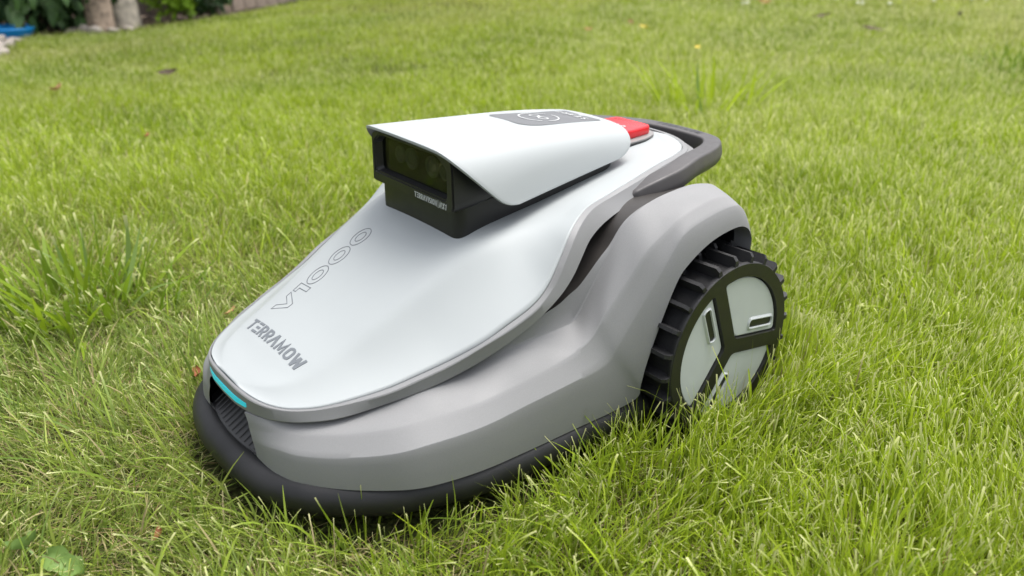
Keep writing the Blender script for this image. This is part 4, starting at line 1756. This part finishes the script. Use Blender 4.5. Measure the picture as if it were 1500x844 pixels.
# blue plastic tray with a teal scoop standing in it
def tray():
    x, y = xy(-2.935, 5.13)
    e = empty('plastic_tray', (x, y, T(x, y) + .02))
    tag(e, 'bright blue plastic tray with a teal fin lying by the stones under the shrub', 'tray')
    prof = [(.0, .012), (.085, .012), (.105, .045), (.118, .050), (.122, .044), (.098, .0), (.0, .0)]
    V, Fc = [], []
    n = 32
    for r_, z_ in prof:
        for i in range(n):
            a = 2 * math.pi * i / n
            V.append((r_ * math.cos(a) * 1.35, r_ * math.sin(a), z_))
    for k in range(len(prof) - 1):
        for i in range(n): Fc.append((k * n + i, k * n + (i + 1) % n, (k + 1) * n + (i + 1) % n, (k + 1) * n + i))
    o = link('tray_dish', fix(mesh_of('tray_dish', V, Fc)), M_BLUE, e, 40)
    o.rotation_euler = (0, 0, YAW - math.pi / 2)
    px, py = RT * -.13
    pts = [(-.035, 0), (.04, 0), (.022, .06), (.0, .115), (-.012, .07)]
    V = [(a, -.008, b) for a, b in pts] + [(a, .008, b) for a, b in pts]
    k = len(pts)
    Fc = [tuple(range(k)), tuple(range(k, 2 * k))] + [(i, (i + 1) % k, k + (i + 1) % k, k + i) for i in range(k)]
    o = link('scoop_fin', fix(mesh_of('scoop_fin', V, Fc)), M_TEAL, e, 30)
    o.location = (px, py, .02)
    o.rotation_euler = (0, .1, YAW - math.pi / 2)


tray()


def broad_leaf(L, Wd, droop):
    V, Fc = [], []
    n = 7
    for i in range(n):
        t = i / (n - 1)
        w_ = Wd * (math.sin(math.pi * min(1, t ** .8)) ** .8 if 0 < t < 1 else .02)
        for s in (-1, 0, 1):
            V.append((t * L, s * w_ / 2, -droop * t * t * L + abs(s) * w_ * .18))
    for i in range(n - 1):
        for k in range(2): Fc.append((3 * i + k, 3 * i + k + 1, 3 * i + 4 + k, 3 * i + 3 + k))
    me = mesh_of('leaf', V, Fc)
    me.materials.append(M_BROAD)
    me.shade_smooth()
    return me


def shrub():
    cx, cy = xy(-2.90, 5.50)
    e = empty('broadleaf_shrub', (cx, cy, T(cx, cy)))
    tag(e, 'dark green broad-leaved shrub at the top left, by the blue tray', 'shrub')
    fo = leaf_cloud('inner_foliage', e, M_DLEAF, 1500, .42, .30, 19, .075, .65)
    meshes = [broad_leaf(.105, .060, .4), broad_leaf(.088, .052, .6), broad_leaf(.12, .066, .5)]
    g_ = np.random.default_rng(15)
    # stems
    V, Fc = [], []
    for i in range(14):
        a = g_.uniform(0, 6.28)
        q = g_.uniform(.02, .12)
        b = np.array([q * math.cos(a), q * math.sin(a), 0])
        t_ = b + np.array([g_.normal(0, .25), g_.normal(0, .25), g_.uniform(.3, .75)])
        k0 = len(V)
        for p, r_ in ((b, .012), ((b + t_) / 2 + np.array([0, 0, .04]), .009), (t_, .005)):
            for j in range(6):
                V.append(tuple(p + r_ * np.array([math.cos(j * 1.047), math.sin(j * 1.047), 0])))
        for s in range(2):
            for j in range(6): Fc.append((k0 + s * 6 + j, k0 + s * 6 + (j + 1) % 6, k0 + s * 6 + 6 + (j + 1) % 6, k0 + s * 6 + 6 + j))
    link('stems', mesh_of('stems', V, Fc), M_BARK2, e, 60)
    cnt = 0
    while cnt < 300:
        p = g_.normal(0, 1, 3)
        p /= np.linalg.norm(p)
        q = g_.random() ** .35
        pos = np.array([p[0] * .46 * q, p[1] * .46 * q, .28 + p[2] * .26 * q])
        if pos[2] < .09: continue
        if pos[2] < .2 and g_.random() < .35: continue
        # lateral flattening so that the shrub fills the left corner of the view
        lat = pos[0] * RT[0] + pos[1] * RT[1]
        if lat > .33: continue
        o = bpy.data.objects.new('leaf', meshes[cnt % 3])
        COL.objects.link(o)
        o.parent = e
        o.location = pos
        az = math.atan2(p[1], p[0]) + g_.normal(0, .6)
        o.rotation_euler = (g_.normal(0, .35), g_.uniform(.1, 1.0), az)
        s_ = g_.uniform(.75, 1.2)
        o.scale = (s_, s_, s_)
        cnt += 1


def leaf_cloud(name, e, m, N, rad, zc, seed, size, squash=.8, part=True):
    g_ = np.random.default_rng(seed)
    V, Fc = [], []
    cl = g_.normal(0, .55, (max(5, N // 90), 3))
    for i in range(N):
        c = cl[i % len(cl)] + g_.normal(0, .30, 3)
        c = c / max(1, np.linalg.norm(c) * .95)
        p = np.array([c[0] * rad, c[1] * rad, zc + c[2] * rad * squash])
        if p[2] < .02: continue
        u = g_.normal(0, 1, 3)
        u /= np.linalg.norm(u)
        w_ = np.cross(u, g_.normal(0, 1, 3))
        w_ /= np.linalg.norm(w_)
        s = size * g_.uniform(.6, 1.3)
        k = len(V)
        V += [tuple(p), tuple(p + u * s * .5 + w_ * s * .28), tuple(p + u * s), tuple(p + u * s * .5 - w_ * s * .28)]
        Fc.append((k, k + 1, k + 2, k + 3))
    return link(name, mesh_of(name, V, Fc), m, e, None)


shrub()


def bush(name, label, r_, d_, m, N, rad, zc, seed, size):
    x, y = xy(r_, d_)
    e = empty(name, (x, y, T(x, y)))
    tag(e, label, 'bush')
    leaf_cloud('foliage', e, m, N, rad, zc, seed, size)
    V, Fc = [], []
    g_ = np.random.default_rng(seed)
    for i in range(6):
        t_ = np.array([g_.normal(0, rad * .35), g_.normal(0, rad * .35), zc * g_.uniform(.8, 1.2)])
        k0 = len(V)
        for p, q in ((np.zeros(3), .008), (t_, .004)):
            for j in range(5): V.append(tuple(p + q * np.array([math.cos(j * 1.257), math.sin(j * 1.257), 0])))
        for j in range(5): Fc.append((k0 + j, k0 + (j + 1) % 5, k0 + 5 + (j + 1) % 5, k0 + 5 + j))
    link('stems', mesh_of('stems', V, Fc), M_BARK2, e, 60)


bush('young_bush', 'low yellow-green bush between the pale trunk and the dark bush', -2.30, 5.90, M_YLEAF, 420, .17, .13, 31, .06)
bush('leafy_bush', 'mid green leafy bush directly behind the pale trunk', -2.50, 6.25, M_DLEAF, 600, .22, .42, 32, .07)
bush('dark_bush', 'small dark green bush standing against the wooden fence', -2.06, 6.12, M_DLEAF, 1300, .22, .24, 33, .055)


def tube(pts, radii, seg=14, seed=0, rough=.0):
    g_ = np.random.default_rng(seed)
    p = curve_pts(pts, 26)
    d = np.linspace(0, 1, 26)
    rr = np.interp(d, np.linspace(0, 1, len(radii)), radii)
    V, Fc = [], []
    ph = g_.uniform(0, 6, 4)
    for i in range(26):
        for j in range(seg):
            a = 2 * math.pi * j / seg
            k = 1 + rough * (math.sin(a * 3 + ph[0] + i * .4) + .6 * math.sin(a * 5 + ph[1] - i * .7) + g_.normal(0, .25))
            V.append((p[i][0] + rr[i] * k * math.cos(a), p[i][1] + rr[i] * k * math.sin(a), p[i][2]))
    for i in range(25):
        for j in range(seg): Fc.append((i * seg + j, i * seg + (j + 1) % seg, (i + 1) * seg + (j + 1) % seg, (i + 1) * seg + j))
    return V, Fc


def tree(label, r_, d_, m, r0, h, seed, lean):
    x, y = xy(r_, d_)
    e = empty('garden_tree', (x, y, T(x, y)))
    tag(e, label, 'tree', 'trees at the back of the lawn')
    V, Fc = tube([(0, 0, -.03), (lean[0] * .1, lean[1] * .1, h * .1), (lean[0] * .5, lean[1] * .5, h * .5), (lean[0], lean[1], h)], [r0 * 1.25, r0, r0 * .9, r0 * .8, r0 * .55], 18, seed, .05)
    link('trunk', mesh_of('trunk', V, Fc), m, e, 70)
    g_ = np.random.default_rng(seed)
    V, Fc = [], []
    tips = []
    for k in range(6):
        a = k * 1.05 + g_.uniform(-.3, .3)
        z0 = h * g_.uniform(.75, .98)
        t_ = (lean[0] + math.cos(a) * 1.0, lean[1] + math.sin(a) * 1.0, z0 + g_.uniform(.5, 1.1))
        v, f = tube([(lean[0] * z0 / h, lean[1] * z0 / h, z0), ((t_[0] + lean[0]) / 2, (t_[1] + lean[1]) / 2, (z0 + t_[2]) / 2 + .1), t_], [r0 * .4, r0 * .25, r0 * .08], 8, seed + k, .03)
        Fc += [tuple(q + len(V) for q in ff) for ff in f]
        V += v
    link('limbs', mesh_of('limbs', V, Fc), m, e, 70)
    leaf_cloud('crown', e, M_DLEAF, 1800, 1.2, h + .9, seed, .12, .7)


tree('pale grey tree trunk with rough banded bark, right of a browner trunk', -2.51, 5.75, M_BARK, .082, 2.9, 41, (.10, .02))
tree('brown tree trunk between the dark shrub and the pale trunk', -2.52, 5.42, M_BARK2, .065, 2.7, 42, (-.05, -.10))


# fences: one behind the shrubs, one running back beside the lawn
def fence(label, a, b, h=1.75):
    a, b = np.array(a), np.array(b)
    L = np.linalg.norm(b - a)
    u = (b - a) / L
    e = empty('wooden_fence', (a[0], a[1], T(*a)))
    tag(e, label, 'fence')
    wd = .14
    n = int(L / (wd + .008))
    mesh = []
    for k in range(3):
        me = box_mesh('picket', (0, 0, h / 2), (wd, .02, h), .004)
        for v in me.vertices:
            if v.co.z > h - .05 and abs(v.co.x) > wd * .3: v.co.z -= .03 * k * .3
        me.materials.append(M_WOOD)
        mesh.append(me)
    g_ = np.random.default_rng(int(L * 100))
    rz = math.atan2(u[1], u[0])
    for i in range(n):
        p = a + u * (i + .5) * (wd + .008)
        o = bpy.data.objects.new('picket', mesh[i % 3])
        COL.objects.link(o)
        o.parent = e
        o.location = (p[0] - a[0], p[1] - a[1], T(*p) - T(*a) + .03 + g_.uniform(-.01, .01))
        o.rotation_euler = (0, g_.normal(0, .004), rz + g_.normal(0, .01))
    nrm = np.array([-u[1], u[0]])
    if nrm.dot(FW) < 0: nrm = -nrm
    for z_ in (.35, 1.45):
        me = box_mesh('rail', (0, 0, 0), (L, .04, .09), .004)
        o = link('rail', me, M_WOOD, e, 30)
        q = (b - a) / 2 + nrm * .034
        o.location = (q[0], q[1], z_ + (T(*b) - T(*a)) / 2)
        o.rotation_euler = (0, -math.atan2(T(*b) - T(*a), L), rz)


c0 = xy(-1.93, 6.15)
fence('weathered brown board fence running back along the left of the lawn', c0, xy(-.95, 9.6))
fence('weathered board fence behind the shrub and the tree trunks', xy(-7.0, 7.6), (c0[0] + .02, c0[1] - .02))


# pale clover blossoms scattered far off at the top right
def blossoms():
    bm = bmesh.new()
    for k in range(9):
        a = k * 2.4
        q = .35 + .2 * (k % 3)
        bmesh.ops.create_icosphere(bm, subdivisions=1, radius=.0055, matrix=Matrix.Translation((.007 * math.cos(a) * q * 1.6, .007 * math.sin(a) * q * 1.6, .004 * (1 - q) + .06)))
    n0 = len(bm.faces)
    bmesh.ops.create_cone(bm, segments=5, radius1=.0015, radius2=.001, depth=.06, matrix=Matrix.Translation((0, 0, .03)))
    bm.faces.ensure_lookup_table()
    for f in bm.faces[n0:]: f.material_index = 1
    me = bpy.data.meshes.new('clover_blossom')
    bm.to_mesh(me)
    bm.free()
    me.materials.append(mat('blossom_white', (.75, .75, .62), .7))
    me.materials.append(M_WEED)
    g_ = np.random.default_rng(77)
    for i in range(46):
        d_ = g_.uniform(5.2, 6.4)
        r_ = d_ * g_.uniform(.25, .62)
        x, y = xy(r_, d_)
        o = bpy.data.objects.new('clover_blossom', me)
        COL.objects.link(o)
        s_ = g_.uniform(.6, 1.0)
        o.location = (x, y, T(x, y))
        o.scale = (s_, s_, 1)
        o.rotation_euler = (g_.normal(0, .2), g_.normal(0, .2), g_.uniform(0, 6))
        tag(o, 'tiny white clover blossom in the far grass at the top right', 'flower', 'white clover blossoms far off')


blossoms()
